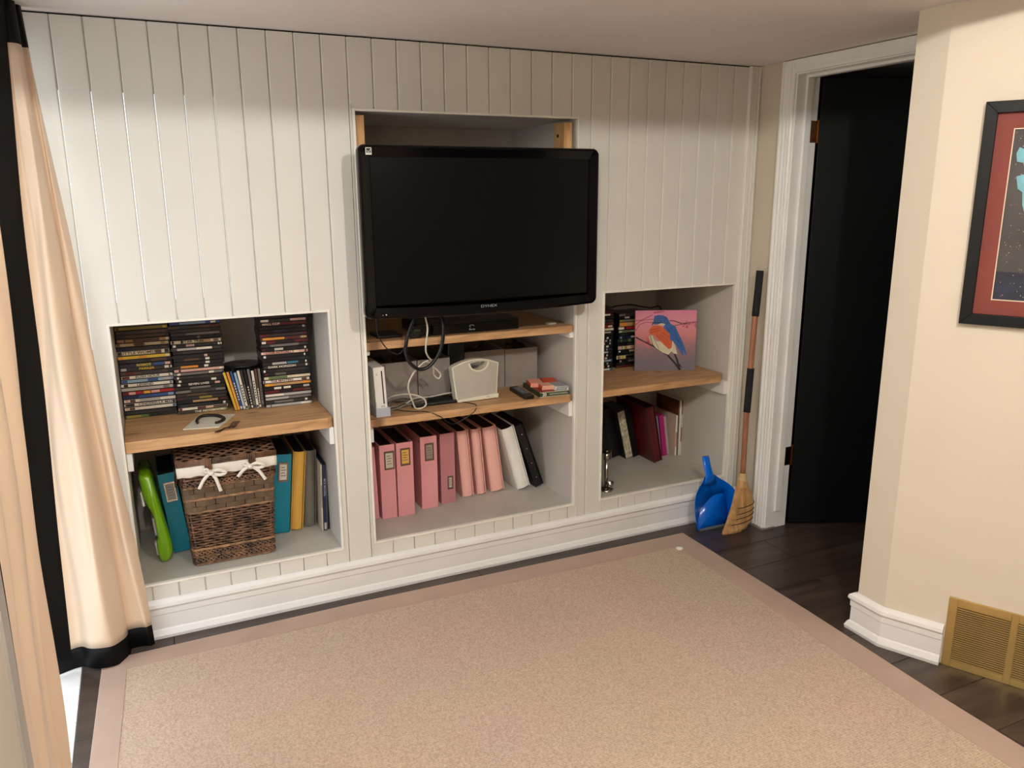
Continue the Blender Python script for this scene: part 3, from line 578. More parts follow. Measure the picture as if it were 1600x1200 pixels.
# storage bins
M_BIN = mat('grey_bin_cloth', (142, 134, 128), 0.85, var=0.05, scale=10, bump=0.25, bscale=300)
def bin_(x0, x1, y, h, label, fill):
    t = thing('storage_bin', ((x0 + x1) / 2, y, C_Z), label, 'storage bin', group='grey fabric bins behind the speaker'); w = (x1 - x0) / 2 - 0.001; D = 0.27; q = 0.004
    b = B(); b.box(-w, w, 0, q, 0.0, h); b.box(-w, w, D - q, D, 0.0, h); b.box(-w, -w + q, q, D - q, 0.0, h); b.box(w - q, w, q, D - q, 0.0, h); b.box(-w + q, w - q, q, D - q, 0, q)
    b.build('fabric_box', M_BIN, t)
    R = random.Random(int(x0 * 1000)); b = B()
    for k in range(7):
        px, py = R.uniform(-w + .03, w - .03), R.uniform(.04, D - .05); a = R.uniform(0, 3)
        b.tube([(px + .025 * cos(a + j * .8), py + .025 * sin(a + j * .8), h * .55 + k * h * .065 + j * .002) for j in range(7)], 0.005, 6, 3)
    b.box(-w + .006, w - .006, .006, D - .006, h * .5, h * .56)
    o = b.build('contents', fill, t); o['kind'] = 'stuff'
M_FILL = mat('dark_contents', (30, 30, 30), 0.6)
bin_(1.030, 1.186, 0.215, 0.172, 'grey fabric bin behind the game console, leftmost of four', M_FILL)
bin_(1.188, 1.334, 0.215, 0.172, 'grey fabric bin just left of the black box', M_FILL)
bin_(1.420, 1.613, 0.262, 0.176, 'grey fabric bin behind the white speaker', mat('green_contents', (52, 58, 40), 0.6))
bin_(1.615, 1.779, 0.262, 0.172, 'grey fabric bin behind the card packs, rightmost of four', M_FILL)
# black items
t = thing('sensor_bar', (1.247, 0.098, C_Z), 'long thin black bar lying at the front edge of the lower shelf', 'bar', (0, 0, radians(-1)))
B().box(-0.124, 0.124, 0, 0.022, 0.0, 0.012).build('bar', M_BLACK, t, bevel=0.003)
t = thing('black_pouch', (1.262, 0.165, C_Z), 'black pouch crumpled behind the thin bar beside the white speaker', 'pouch', (0, 0, radians(8)))
b = B(); R = random.Random(5); rows = []
for i in range(9):
    rows.append([(-0.075 + 0.15 * i / 8, -0.036 + 0.072 * j / 8, 0.0 if (j in (0, 8) or i in (0, 8)) else 0.016 + R.uniform(-.005, .007)) for j in range(9)])
b.grid(rows); b.build('pouch', M_BLACK, t, smooth=True)
# remote
rm = thing('remote_control', (1.618, 0.022, C_Z), 'black remote control lying in front of the bins, right of the speaker', 'remote control', (0, 0, radians(-3)))
B().prism([(-0.023, 0.0), (-0.018, -0.006), (0.018, -0.006), (0.023, 0.0), (0.0245, 0.06), (0.022, 0.17), (0.017, 0.178), (-0.017, 0.178), (-0.022, 0.17), (-0.0245, 0.06)], 0, 0.017, 'z').build('casing', M_BLACK, rm, bevel=0.003)
for r_ in range(8):
    for c_ in range(3):
        B().box(-0.014 + c_ * .0105, -0.0075 + c_ * .0105, 0.035 + r_ * .015, 0.042 + r_ * .015, 0.0165, 0.0195).build('button', flat((104, 106, 112), .4), rm)
# card tray and packs
ct = thing('card_tray', (1.668, 0.022, C_Z), 'dark green flat box marked 20 holding card packs on the lower shelf', 'box', (0, 0, radians(-5)))
b = B(); b.box(0, .140, 0, .20, 0, .003); b.box(0, .140, 0, .003, 0, .022); b.box(0, .140, .197, .2, 0, .022); b.box(0, .003, 0, .2, 0, .022); b.box(.137, .140, 0, .2, 0, .022); b.box(.003, .137, .003, .197, .003, .018)
b.build('tray', mat('dark_green_card', (58, 72, 48), 0.5), ct)
b = B(); b.box(0.004, .136, .004, .196, .018, .0205); b.build('red_inlay', flat((140, 36, 34), .5), ct)
b = B(); b.box(-.0005, .1405, -.0006, .0, .0, .0022); b.box(-.0005, .1405, -.0006, .0, .0198, .022); b.box(.045, .130, -.0006, 0, .012, .0135); b.box(.045, .135, -.0006, 0, .0085, .0095); b.build('box_print', flat((206, 200, 170), .5), ct)
text('box_number', '20', 0.019, flat((236, 232, 220), .5), ct, (0.022, -0.0008, 0.0105), bold=True)
def pack(x, y, z, w, d, h, rz, base, stripe, label, side):
    t = thing('card_pack', (x, y, z), label, 'card pack', (0, 0, radians(rz)), 'card packs on the dark green box')
    B().box(0, w, 0, d, 0, h).build('carton', flat(base, .4), t, bevel=0.001)
    b = B(); n = 9
    for k in range(n):
        u = (k + .2) / n * w; b.prism([(u, h), (u + w / n * .5, h), (u + w / n * .5 + side, 0), (u + side, 0)], -0.0006, 0.0, 'y') if 0 <= u + side and u + w / n * .5 + side <= w else None
        b.prism([(u, 0.001), (u + w / n * .5, 0.001), (u + w / n * .5, d - .001), (u, d - .001)], h, h + 0.0005, 'z')
    b.build('pattern_print', flat(stripe, .4), t)
ZT = C_Z + 0.0205
pack(1.676, 0.125, ZT + .0005, 0.058, 0.088, 0.018, -14, (222, 84, 34), (240, 208, 186), 'orange patterned card pack at the left back of the green box', 0)
pack(1.700, 0.062, ZT + .0005, 0.052, 0.060, 0.0175, -10, (216, 78, 30), (244, 216, 190), 'orange patterned card pack in the middle of the green box', 0)
pack(1.745, 0.020, ZT + .0005, 0.060, 0.080, 0.020, -5, (232, 226, 206), (52, 70, 120), 'striped card pack on the right end of the green box', -.008)
pack(1.738, 0.120, ZT + .0005, 0.060, 0.085, 0.019, -16, (224, 88, 38), (196, 60, 26), 'orange card pack at the right back of the green box', 0)

# ================================================================== BINDERS AND ALBUMS
def frame_label(p, w, z, fw, fh, inner, m, y=-0.0002, x=0.0):
    b = B()
    for a in ((x - fw / 2, x + fw / 2, z - fh / 2, z - fh / 2 + .008), (x - fw / 2, x + fw / 2, z + fh / 2 - .008, z + fh / 2), (x - fw / 2, x - fw / 2 + .006, z - fh / 2 + .008, z + fh / 2 - .008), (x + fw / 2 - .006, x + fw / 2, z - fh / 2 + .008, z + fh / 2 - .008)):
        b.box(a[0], a[1], y - .003, y + .001, a[2], a[3])
    b.build('label_frame', m, p, bevel=0.0008, seg=1)
    b = B().mat(0).box(x - fw / 2 + .005, x + fw / 2 - .005, y - .0012, y + .001, z - fh / 2 + .007, z + fh / 2 - .007)
    b.mat(1)
    for k in range(4): b.box(x - fw / 4, x + fw / 4 * (1 if k % 2 else .6), y - .0016, y - .0011, z + fh / 4 - k * fh / 7 - .002, z + fh / 4 - k * fh / 7 + .001)
    b.build('label_card', [inner, flat((120, 105, 90), .6)], p)
def place_lean(name, xL, xR, y, z, lean, label, cat, group):
    """lean>0: top to the left, resting on the left bottom edge; origin there"""
    if lean >= 0: return thing(name, (xL, y, z + .0002), label, cat, (0, radians(-lean), 0), group), 1
    return thing(name, (xR, y, z + .0002), label, cat, (0, radians(-lean), 0), group), -1
M_PAGES = mat('dark_album_pages', (28, 22, 22), 0.8, bump=.3, bscale=200)
M_PAPER = mat('paper_block', (206, 200, 186), 0.8, bump=.2, bscale=200)
def binder(xL, xR, y, z, h, d, lean, m, label, fr=None, grp='binders and albums', pages=None, spine_in=.0, cover=.003, hole=False):
    w = (xR - xL); t, s = place_lean('ring_binder', xL, xR, y, z, lean, label, 'binder', grp); o = 0 if s > 0 else -w
    b = B(); b.box(o, o + w, 0, cover, 0, h); b.build('spine', m, t, bevel=.0012)
    B().box(o, o + cover, cover, d, 0, h).build('cover', m, t, bevel=.001); B().box(o + w - cover, o + w, cover, d, 0, h).build('cover', m, t, bevel=.001)
    B().box(o + cover, o + w - cover, cover + .008, d - .006, .004, h - .012).build('pages', pages or M_PAGES, t)
    if fr: frame_label(t, w, fr[0], fr[1], fr[2], fr[3], fr[4], x=o + w / 2 + (fr[5] if len(fr) > 5 else 0))
    if hole: B().tube([(o - .0006, .02, h * .93), (o + .001, .02, h * .93)], .006, 12).build('finger_hole', M_BLACK, t)
    return t
def album(xL, xR, y, z, h, d, lean, m, label, pages=None, name='photo_album', cat='album', grp='binders and albums', cover=.0035, bulge=.008, back=None):
    w = xR - xL; t, s = place_lean(name, xL, xR, y, z, lean, label, cat, grp); o = 0 if s > 0 else -w
    n = 8; P = [(o + .006 + (w - .012) * k / n, .004 - bulge * sin(pi * k / n)) for k in range(n + 1)]; Q = [(x_, y_ + .003) for x_, y_ in P[::-1]]
    B().prism(P + Q, 0.002, h - 0.002, 'z').build('spine', m, t)
    B().box(o, o + cover, -.001, d, 0, h).build('cover', back or m, t, bevel=.0012); B().box(o + w - cover, o + w, -.001, d, 0, h).build('cover', m, t, bevel=.0012)
    B().box(o + cover, o + w - cover, .012, d - .006, .005, h - .009).build('pages', pages or M_PAGES, t)
    return t
M_PK = mat('dusty_pink_cloth', (226, 156, 160), 0.65, var=.04, scale=8, bump=.15, bscale=500)
M_PK2 = mat('mauve_pink_cloth', (190, 126, 132), 0.65, var=.04, scale=8, bump=.15, bscale=500)
M_SAL = mat('salmon_pink_cloth', (244, 188, 176), 0.6, var=.03, scale=8, bump=.15, bscale=500)
M_PEW = mat('pewter_label_frame', (124, 108, 92), 0.35, 0.7); M_CREAMC = flat((206, 200, 180), .6)
G1 = 'pink binders and albums in the middle niche'
binder(0.932, 0.995, 0.217, NB, .325, .28, 1.6, M_PK, 'pink binder half hidden at the left edge of the middle niche', (.255, .034, .078, flat((170, 160, 150), .5), M_PEW, -.006), G1)
binder(1.005, 1.071, 0.205, NB, .332, .28, 0.2, M_PK, 'pink binder with a pale handwritten label, second from the left', (.262, .044, .082, M_CREAMC, M_PEW, .008), G1, hole=True)
binder(1.077, 1.151, 0.205, NB, .332, .28, 0.0, M_PK, 'pink binder with a yellow label', (.268, .044, .078, flat((226, 176, 84), .6), M_PEW, .002), G1)
binder(1.196, 1.272, 0.239, NB, .333, .28, 0.0, M_PK, 'pink binder with a grey label, standing with gaps either side', (.262, .042, .080, flat((150, 138, 122), .5), M_PEW, .002), G1, hole=True)
binder(1.293, 1.361, 0.256, NB, .330, .26, 0.0, M_PK2, 'mauve pink binder with a small low label', (.098, .026, .062, M_CREAMC, M_PEW, .010), G1, hole=True)
album(1.408, 1.464, 0.288, NB, .322, .26, 4.2, M_SAL, 'salmon pink album leaning left beside the mauve binder', grp=G1)
album(1.482, 1.527, 0.290, NB, .322, .26, 4.6, M_SAL, 'narrow salmon pink album in the middle of three', grp=G1)
album(1.553, 1.620, 0.292, NB, .322, .26, 7.2, M_SAL, 'salmon pink album nearest the white album', grp=G1)
album(1.676, 1.742, 0.262, NB, .318, .27, 15.2, mat('white_leatherette', (240, 238, 230), .5, bump=.15, bscale=300), 'white album leaning left on the pink albums', grp=G1)
bk = album(1.768, 1.812, 0.255, NB, .335, .26, 19.0, M_BLACK, 'black album leaning at the right end of the row', grp=G1, bulge=.002)
b = B()
for k in range(4): b.tube([(.020, -.001, .05 + .078 * k), (.020, .004, .05 + .078 * k)], .0032, 10)
b.build('post', flat((190, 186, 178), .25, metal=1.0), bk)
# left niche lower
M_TEAL = mat('teal_binder', (0, 128, 152), 0.42, var=.03, scale=4)
G2 = 'binders and books in the left niche'
M_CHR = mat('chrome', (214, 210, 204), 0.22, 1.0)
binder(0.178, 0.241, 0.244, NB, .327, .29, 5.4, M_TEAL, 'teal binder leaning left of the wicker basket', (.252, .040, .080, flat((158, 152, 142), .5), M_CHR, .003), G2)
binder(0.549, 0.620, 0.250, NB, .336, .29, -5.4, M_TEAL, 'teal binder with a handwritten label right of the wicker basket', (.262, .040, .082, flat((222, 212, 196), .5), mat('silver_frame', (150, 140, 132), .35, .8), .004), G2)
album(0.625, 0.676, 0.255, NB, .340, .28, -5.8, mat('yellow_leatherette', (226, 176, 80), .5, bump=.15, bscale=300), 'yellow album between the teal binder and the grey album', grp=G2)
album(0.683, 0.733, 0.268, NB, .335, .28, -3.6, mat('grey_leatherette', (112, 108, 98), .55, bump=.15, bscale=300), 'grey album between the yellow album and the thin books', grp=G2)
def thin(xL, xR, y, z, h, d, lean, m, label, grp, m2=None, z0=0, z1=0, w_=None, pages=None):
    t, s = place_lean('book', xL, xR, y, z, lean, label, 'book', grp); w = xR - xL; o = 0 if s > 0 else -w
    B().box(o, o + w, 0, d, 0, h).build('cover', m, t, bevel=min(.0015, w * .2))
    if m2: B().box(o + .001, o + w - .001, -.0008, .0005, z0, z1).build('spine_print', m2, t)
    if w_: text('spine_lettering', w_[0], w_[1], w_[2], t, (o + w / 2, -.0012, w_[3]), (pi / 2, pi / 2, 0), bold=True)
    return t
thin(0.744, 0.751, 0.203, NB, .288, .21, -2.0, flat((214, 204, 186), .5), 'thin cream booklet right of the grey album', G2, flat((150, 140, 128), .5), .10, .2)
thin(0.7525, 0.7645, 0.198, NB, .286, .21, -2.0, mat('navy_book', (36, 44, 80), .4), 'thin navy book with pale spine lettering', G2, flat((188, 184, 176), .5), .006, .036, ('MICK MCCOOL', .011, flat((170, 180, 200), .5), .19))
thin(0.7655, 0.7695, 0.205, NB, .285, .21, -2.0, flat((120, 116, 108), .5), 'thin grey booklet right of the navy book', G2)
thin(0.7705, 0.7765, 0.207, NB, .290, .21, -0.4, M_BLACK, 'thin black booklet against the right side of the left niche', G2)
# ================================================================== GREEN CASE
gt = thing('green_case', (0.128, 0.165, NB), 'lime green plastic toy case standing at the left of the lower left niche', 'toy case', (0, radians(-3.5), radians(0)))
OUT = [(.000, .002), (.022, 0), (.040, .012), (.049, .040), (.047, .085), (.040, .150), (.033, .230), (.026, .300), (.018, .352), (.010, .358), (-.018, .358), (-.022, .345), (-.020, .300), (-.022, .285), (-.012, .235), (.002, .196), (.004, .180), (.004, .100), (-.002, .090), (-.006, .060), (-.004, .020)]
def offs(P, k):
    cx = [.014 + .0 * z for x_, z in P]; return [(x_ + (.014 - x_) * k, z + (.18 - z) * k * .12) for x_, z in P]
b = B(); prof = [(0.0, .42), (.008, .12), (.022, 0.0), (.20, 0.0), (.216, .15), (.222, .5)]
V = b.grid([[(x_, y_, z) for x_, z in offs(OUT, k)] for y_, k in prof], True)
for Rr in (V[0], V[-1][::-1]): b._mi([b.bm.faces.new(Rr)])
b.build('shell', mat('lime_green_plastic', (122, 178, 16), 0.25, var=.06, scale=6, coat=.3), gt, smooth=True)
B().box(-.004, .0045, .03, .19, .104, .176).build('grey_panel', flat((196, 192, 198), .4), gt, bevel=.002)
B().box(-.027, -.017, .02, .05, .232, .290).build('clasp', flat((208, 206, 200), .4), gt, bevel=.003)
B().box(-.010, -.001, .02, .05, .028, .080).build('clasp', flat((208, 206, 200), .4), gt, bevel=.003)
# ================================================================== WICKER BASKET
wk = thing('wicker_basket', (0.389, 0.195, NB), 'dark brown wicker hamper with a white liner tied in bows, in the left niche', 'basket')
M_WK = mat('dark_wicker', (104, 72, 50), 0.4, var=.6, scale=26, bump=.3, bscale=200); M_WK2 = mat('light_wicker', (150, 112, 78), 0.5, var=.35, scale=40, bump=.3, bscale=200); M_CHIP = mat('wood_chip_strip', (96, 76, 54), 0.5, var=.25, scale=14, bump=.2, bscale=150)
BH = 0.395
def wd(z): k = z / BH; return (0.142 + 0.024 * k, 0.112 + 0.014 * k)
def ringpts(z, amp, ph, per, n=96, grow=0.0, wob=0.0):
    hw, hd = wd(z); hw += grow; hd += grow; r = 0.018; P = []
    L = 2 * (2 * hw + 2 * hd); 
    segs = [((-hw, -hd), (hw, -hd), (0, -1)), ((hw, -hd), (hw, hd), (1, 0)), ((hw, hd), (-hw, hd), (0, 1)), ((-hw, hd), (-hw, -hd), (-1, 0))]
    cnt = [int(n * 2 * hw / L), int(n * 2 * hd / L)] * 2; u = 0
    for (a, c_, nn), m_ in zip(segs, cnt):
        for k in range(m_):
            t = (k + .5) / m_; x_ = a[0] + (c_[0] - a[0]) * t; y_ = a[1] + (c_[1] - a[1]) * t
            e = min(t, 1 - t) * (2 * hw if nn[0] == 0 else 2 * hd)
            inn = max(0, .012 - e) * .45
            s_ = amp * sin(2 * pi * u / per + ph); u += (2 * hw if nn[0] == 0 else 2 * hd) / m_
            P.append((x_ + nn[0] * (s_ - inn), y_ + nn[1] * (s_ - inn), z + wob * cos(2 * pi * u / per + ph)))
    P.append(P[0]); return P
def weave(zs, m, name, amp=.0028, r=.0036, per=.040, kindlabel=None):
    b = B()
    for i, z in enumerate(zs): b.tube(ringpts(z, amp, pi * (i % 2) , per), r, 5, caps=False)
    o = b.build(name, m, wk, smooth=True); o['kind'] = 'stuff'; return o
weave([.077 + .0104 * i for i in range(14)], M_WK, 'woven_strands', .0042, .0046, .046); weave([.346 + .0104 * i for i in range(5)], M_WK, 'woven_strands', .0042, .0046, .046)
for z0 in (.020, .048, .328):
    b = B()
    for ph in (0, 2.1, 4.2): b.tube(ringpts(z0, .0035, ph, .055, grow=.003, wob=.009), .0040, 6, caps=False)
    o = b.build('braided_band', M_WK, wk, smooth=True); o['kind'] = 'stuff'
b = B()
for z in (.006, .010, .036, .064, .068, .217, .265, .269, .316): b.tube(ringpts(z, .0012, z * 300, .05, grow=.0035), .0034, 6, caps=False)
b.build('rim_rod', M_WK2, wk, smooth=True)
b = B(); 
for sx in range(-4, 5):
    for sy in (-1, 1):
        q0, q1 = wd(0.005), wd(BH); b.tube([(q0[0] * sx / 4.3, sy * q0[1], .005), (q1[0] * sx / 4.3, sy * q1[1], BH)], .003, 5)
for sy in range(-3, 4):
    for sx in (-1, 1):
        q0, q1 = wd(0.005), wd(BH); b.tube([(sx * q0[0], sy * q0[1] / 3.3, .005), (sx * q1[0], sy * q1[1] / 3.3, BH)], .003, 5)
o = b.build('upright_stakes', M_WK, wk); o['kind'] = 'stuff'
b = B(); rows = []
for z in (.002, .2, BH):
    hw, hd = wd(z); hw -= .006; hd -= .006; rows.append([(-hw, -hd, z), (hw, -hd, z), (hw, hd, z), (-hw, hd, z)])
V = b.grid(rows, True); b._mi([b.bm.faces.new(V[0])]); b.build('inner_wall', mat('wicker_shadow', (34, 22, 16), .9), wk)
# chip strips, each its own piece
for row in range(4):
    z = (.229, .251, .281, .303)[row]; hw, hd = wd(z); n_ = 5
    for side in range(4):
        half = hw if side in (0, 2) else hd; other = hd if side in (0, 2) else hw; k_ = 5 if side in (0, 2) else 4
        wdt = 2 * half / (k_ - .5); u = -half - (wdt / 2 if row % 2 else 0)
        while u < half - .005:
            a_, c_ = max(u, -half) + .0012, min(u + wdt, half) - .0012
            if c_ - a_ > .01:
                b = B(); m_ = Matrix.Rotation(side * pi / 2, 4, 'Z')
                zz = .0105
                P = [(a_, -other - .002), ((a_ + c_) / 2, -other - .0062), (c_, -other - .002), (c_, -other + .001), (a_, -other + .001)]
                b.prism(P, z - zz, z + zz, 'z', m_); b.build('wood_chip', M_CHIP, wk)
            u += wdt
# liner
b = B(); P1 = []
def lr(z, g, n=24):
    hw, hd = wd(BH); hw += g; hd += g; P = []
    for a, c_ in (((-hw, -hd), (hw, -hd)), ((hw, -hd), (hw, hd)), ((hw, hd), (-hw, hd)), ((-hw, hd), (-hw, -hd))):
        for k in range(n): t = k / n; P.append((a[0] + (c_[0] - a[0]) * t, a[1] + (c_[1] - a[1]) * t, z + .002 * sin(k * 1.7)))
    return P
b.grid([lr(BH + .006, -.010), lr(BH + .010, .004), lr(BH + .002, .011), lr(BH - .030, .010), lr(BH - .034, .007)], True)
M_LIN = mat('white_cotton', (228, 220, 206), .85, bump=.2, bscale=90); b.build('cotton_liner', M_LIN, wk, smooth=True, label='white cotton liner folded over the rim')
# straps of wicker over the liner and the lid
ZL = BH + .012
b = B(); hw, hd = wd(BH); hw += .008; hd += .010
for i in range(17):
    y_ = -hd + 2 * hd * i / 16; P = [(-hw + 2 * hw * k / 60, y_, ZL + .016 + .0028 * sin(2 * pi * k / 60 * 8 + pi * (i % 2)) + .016 * sin(pi * i / 16)) for k in range(61)]; b.tube(P, .0042, 5)
o = b.build('lid_strands', M_WK, wk, smooth=True); o['kind'] = 'stuff'
b = B(); Pl = [(-hw, -hd), (hw, -hd), (hw, hd), (-hw, hd), (-hw, -hd)]
for dz in (0, .007, .013):
    b.tube([(x_ , y_, ZL + dz) for x_, y_ in Pl], .0052, 6)
for i in range(11):
    x_ = -hw + 2 * hw * i / 10; b.tube([(x_, -hd, ZL + .012), (x_, 0, ZL + .030), (x_, hd, ZL + .012)], .003, 5, 4)
b.build('lid_frame', M_WK, wk, smooth=True)
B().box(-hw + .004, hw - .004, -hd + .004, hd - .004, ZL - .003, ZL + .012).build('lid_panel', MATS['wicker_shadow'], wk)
for x_ in (-.068, .086):
    b = B()
    for k in range(4): b.tube([(x_ - .010 + k * .0065, -hd - .002, ZL + .018), (x_ - .010 + k * .0065, -hd - .008, ZL), (x_ - .008 + k * .0065, -hd - .004, ZL - .022)], .0036, 6, 4)
    b.build('lid_strap', M_WK, wk, smooth=True)
def ribbon(pts, w, name='bow_tail'):
    P = spline([Vector(p) for p in pts], 6); rows = []
    for i, p in enumerate(P):
        t = (P[min(i + 1, len(P) - 1)] - P[max(0, i - 1)]).normalized(); sd = t.cross(Vector((0, -1, 0))).normalized() * w / 2
        rows.append([p - sd + Vector((0, .0015, 0)), p - sd, p + Vector((0, -.0012, 0)), p + sd, p + sd + Vector((0, .0015, 0))])
    b = B(); b.grid(rows); return b
for cx, zc, tl in ((-.060, BH - .024, [(-.046, -.058), (.028, -.078)]), (.078, BH - .018, [(-.046, -.038), (.052, -.064)])):
    yf = -wd(BH)[1] - .017
    for dx, dz in tl: ribbon([(cx, yf, zc), (cx + dx * .55, yf - .003, zc + dz * .35), (cx + dx, yf + .004, zc + dz)], .012).build('bow_tail', M_LIN, wk, smooth=True)
    ribbon([(cx, yf - .002, zc), (cx + .025, yf - .010, zc + .010), (cx + .050, yf - .008, zc - .004), (cx + .028, yf - .004, zc - .012), (cx, yf - .002, zc)], .012).build('bow_loop', M_LIN, wk, smooth=True)
    ribbon([(cx, yf - .002, zc), (cx - .016, yf - .008, zc + .018), (cx - .022, yf - .004, zc + .008), (cx, yf - .003, zc)], .011).build('bow_loop', M_LIN, wk, smooth=True)
    B().lathe([(.002, -.009), (.009, -.006), (.010, 0), (.009, .006), (.002, .009)], 12, (cx, yf - .005, zc)).build('bow_knot', M_LIN, wk, smooth=True)
for s_ in (-1, 1):
    hx = wd(.31)[0]; b = B()
    for q in (0, 1, 2): b.tube([(s_ * (hx - .002), -.045, .352), (s_ * (hx + .014 + .002 * q), -.040, .335 - .008 * q), (s_ * (hx + .020), 0, .300 - .006 * q), (s_ * (hx + .014), .040, .335 - .008 * q), (s_ * (hx - .002), .045, .352)], .0048, 6, 6)
    b.build('handle', M_WK, wk, smooth=True)

# ================================================================== LEFT SHELF: tile, horseshoe, fork
pt = thing('paper_card', (0.349, 0.148, L_Z), 'cream square card lying on the left pine shelf under the horseshoe', 'card')
B().prism([(-.098, -.070), (.024, -.095), (.097, .060), (-.028, .112)], 0.0002, .0035, 'z').build('card', mat('cream_card', (214, 206, 188), .6), pt)
hs = thing('horseshoe', (0.349, 0.155, L_Z + .0037), 'dark iron horseshoe lying on the cream card', 'horseshoe')
P = [(-.045, -.036, .005), (-.045, .002, .005), (-.030, .049, .005), (-.007, .058, .005), (.020, .047, .005), (.040, .022, .005), (.049, -.014, .005), (.040, -.040, .005), (.026, -.056, .005), (.014, -.062, .005)]
b = B(); PP = spline([Vector(p) for p in P], 6); n = len(PP)
b.tube(PP, [0.0045 + .0022 * sin(pi * i / (n - 1)) for i in range(n)], 8); b.build('shoe', mat('dark_iron', (58, 46, 38), .55, .5, var=.3, scale=40, bump=.3), hs, smooth=True)
fk = thing('fork', (0.400, 0.022, L_Z), 'small dark metal fork lying at the front edge of the left shelf', 'fork')
M_FK = mat('tarnished_metal', (92, 68, 54), .35, .8)
B().tube([(.006, .003, .004), (-.012, -.012, .007), (-.030, -.030, .005), (-.048, -.040, .005)], [.004, .0022, .003, .0045, .003], 8, 6).build('handle', M_FK, fk, smooth=True)
b = B(); b.prism([(.002, .0), (.022, -.006), (.028, .012), (.008, .022)], .003, .0055, 'z')
for k in range(4): b.tube([(.009 + .0062 * k, .020 - .0030 * k, .004), (.019 + .0066 * k, .052 - .003 * k, .006), (.030 + .0066 * k, .084 - .003 * k, .003)], .0016, 6, 4)
b.build('tines', M_FK, fk)

# ================================================================== RIGHT NICHE
# bird canvas
CW, CHh = 0.300, 0.296
bc = thing('canvas_print', (2.3255, 0.283, R_Z), 'square canvas of a blue and orange bird on a pink background', 'canvas print', (radians(-4), 0, math.atan2(-.122, .275)))
def canvas_mat():
    m = bpy.data.materials.new('canvas_background'); m.use_nodes = True; nt = m.node_tree; n = nt.nodes; l = nt.links; p = n['Principled BSDF']
    tc = n.new('ShaderNodeTexCoord'); sx = n.new('ShaderNodeSeparateXYZ'); l.new(tc.outputs['Object'], sx.inputs[0])
    no = n.new('ShaderNodeTexNoise'); no.inputs['Scale'].default_value = 9; l.new(tc.outputs['Object'], no.inputs['Vector'])
    ma = n.new('ShaderNodeMath'); ma.operation = 'MULTIPLY_ADD'; ma.inputs[1].default_value = 3.38; l.new(sx.outputs['Z'], ma.inputs[0])
    mb = n.new('ShaderNodeMath'); mb.operation = 'MULTIPLY_ADD'; mb.inputs[1].default_value = .25; mb.inputs[2].default_value = -.125; l.new(no.outputs['Fac'], mb.inputs[0]); l.new(mb.outputs[0], ma.inputs[2])
    r = n.new('ShaderNodeValToRGB'); e = r.color_ramp.elements; e[0].position = .16; e[0].color = (*lin((118, 108, 116)), 1); e[1].position = 1; e[1].color = (*lin((214, 130, 158)), 1)
    for q, c_ in ((.36, (146, 112, 116)), (.58, (206, 128, 128)), (.85, (214, 138, 156))): x_ = e.new(q); x_.color = (*lin(c_), 1)
    l.new(ma.outputs[0], r.inputs[0]); l.new(r.outputs[0], p.inputs['Base Color']); p.inputs['Roughness'].default_value = .7; return m
B().box(0, CW, 0, .018, 0, CHh).build('canvas', canvas_mat(), bc, bevel=.001)
def cv(x, y): return ((x - 125) / 925 * CW, (1095 - y) / 930 * CHh)
lay = [0]
def art(polys, rgb, name='painted_shape'):
    lay[0] += 1; b = B(); yq = -.0002 - .00012 * lay[0]
    for P in polys:
        vs = [b.bm.verts.new((cv(*p)[0], yq, cv(*p)[1])) for p in P]; b._mi([b.bm.faces.new(vs)])
    b.build(name, flat(rgb, .6), bc)
def stroke(pts, w0, w1):
    out = []; n = len(pts)
    L, R_ = [], []
    for i, (x, y) in enumerate(pts):
        a = pts[max(0, i - 1)]; c_ = pts[min(n - 1, i + 1)]; dx, dy = c_[0] - a[0], c_[1] - a[1]; q = math.hypot(dx, dy) or 1; w = (w0 + (w1 - w0) * i / (n - 1)) / 2
        L.append((x - dy / q * w, y + dx / q * w)); R_.append((x + dy / q * w, y - dx / q * w))
    return [[L[i], L[i + 1], R_[i + 1], R_[i]] for i in range(n - 1)]
art(stroke([(130, 320), (220, 310), (380, 235)], 18, 12) + stroke([(130, 385), (190, 330), (300, 305), (400, 300)], 16, 10) + stroke([(135, 470), (190, 380), (280, 345), (400, 350)], 14, 12) + stroke([(400, 200), (560, 180)], 30, 20), (168, 84, 96), 'blurred_branch')
art(stroke([(640, 325), (700, 325), (830, 370), (940, 360), (1060, 345)], 16, 22) + stroke([(720, 400), (830, 380), (900, 378)], 12, 12), (120, 60, 72), 'blurred_branch')
rr_ = random.Random(2); bl = []
for i in range(26):
    cx_, cy_ = rr_.uniform(830, 1050), rr_.uniform(320, 430); r_ = rr_.uniform(8, 16); bl.append([(cx_ + r_ * cos(a * pi / 3), cy_ + r_ * sin(a * pi / 3)) for a in range(6)])
art(bl, (190, 92, 104), 'blossom')
bl = []
for i in range(30):
    cx_, cy_ = rr_.gauss(305, 45), rr_.gauss(655, 35); r_ = rr_.uniform(10, 20); bl.append([(cx_ + r_ * cos(a * pi / 3), cy_ + r_ * sin(a * pi / 3)) for a in range(6)])
art(bl, (226, 104, 116), 'blossom')
art(stroke([(135, 575), (240, 630)], 22, 18) + stroke([(240, 630), (330, 680), (420, 720), (620, 850), (740, 985), (820, 1090)], 16, 34) + stroke([(730, 840), (770, 930), (800, 1040), (815, 1090)], 26, 34) + stroke([(800, 1000), (850, 1055)], 24, 8), (34, 26, 30), 'branch')
art([[(410, 250), (470, 235), (540, 240), (600, 270), (640, 340), (655, 370), (560, 390), (470, 380), (410, 380), (395, 330)]], (44, 88, 146), 'bird_head')
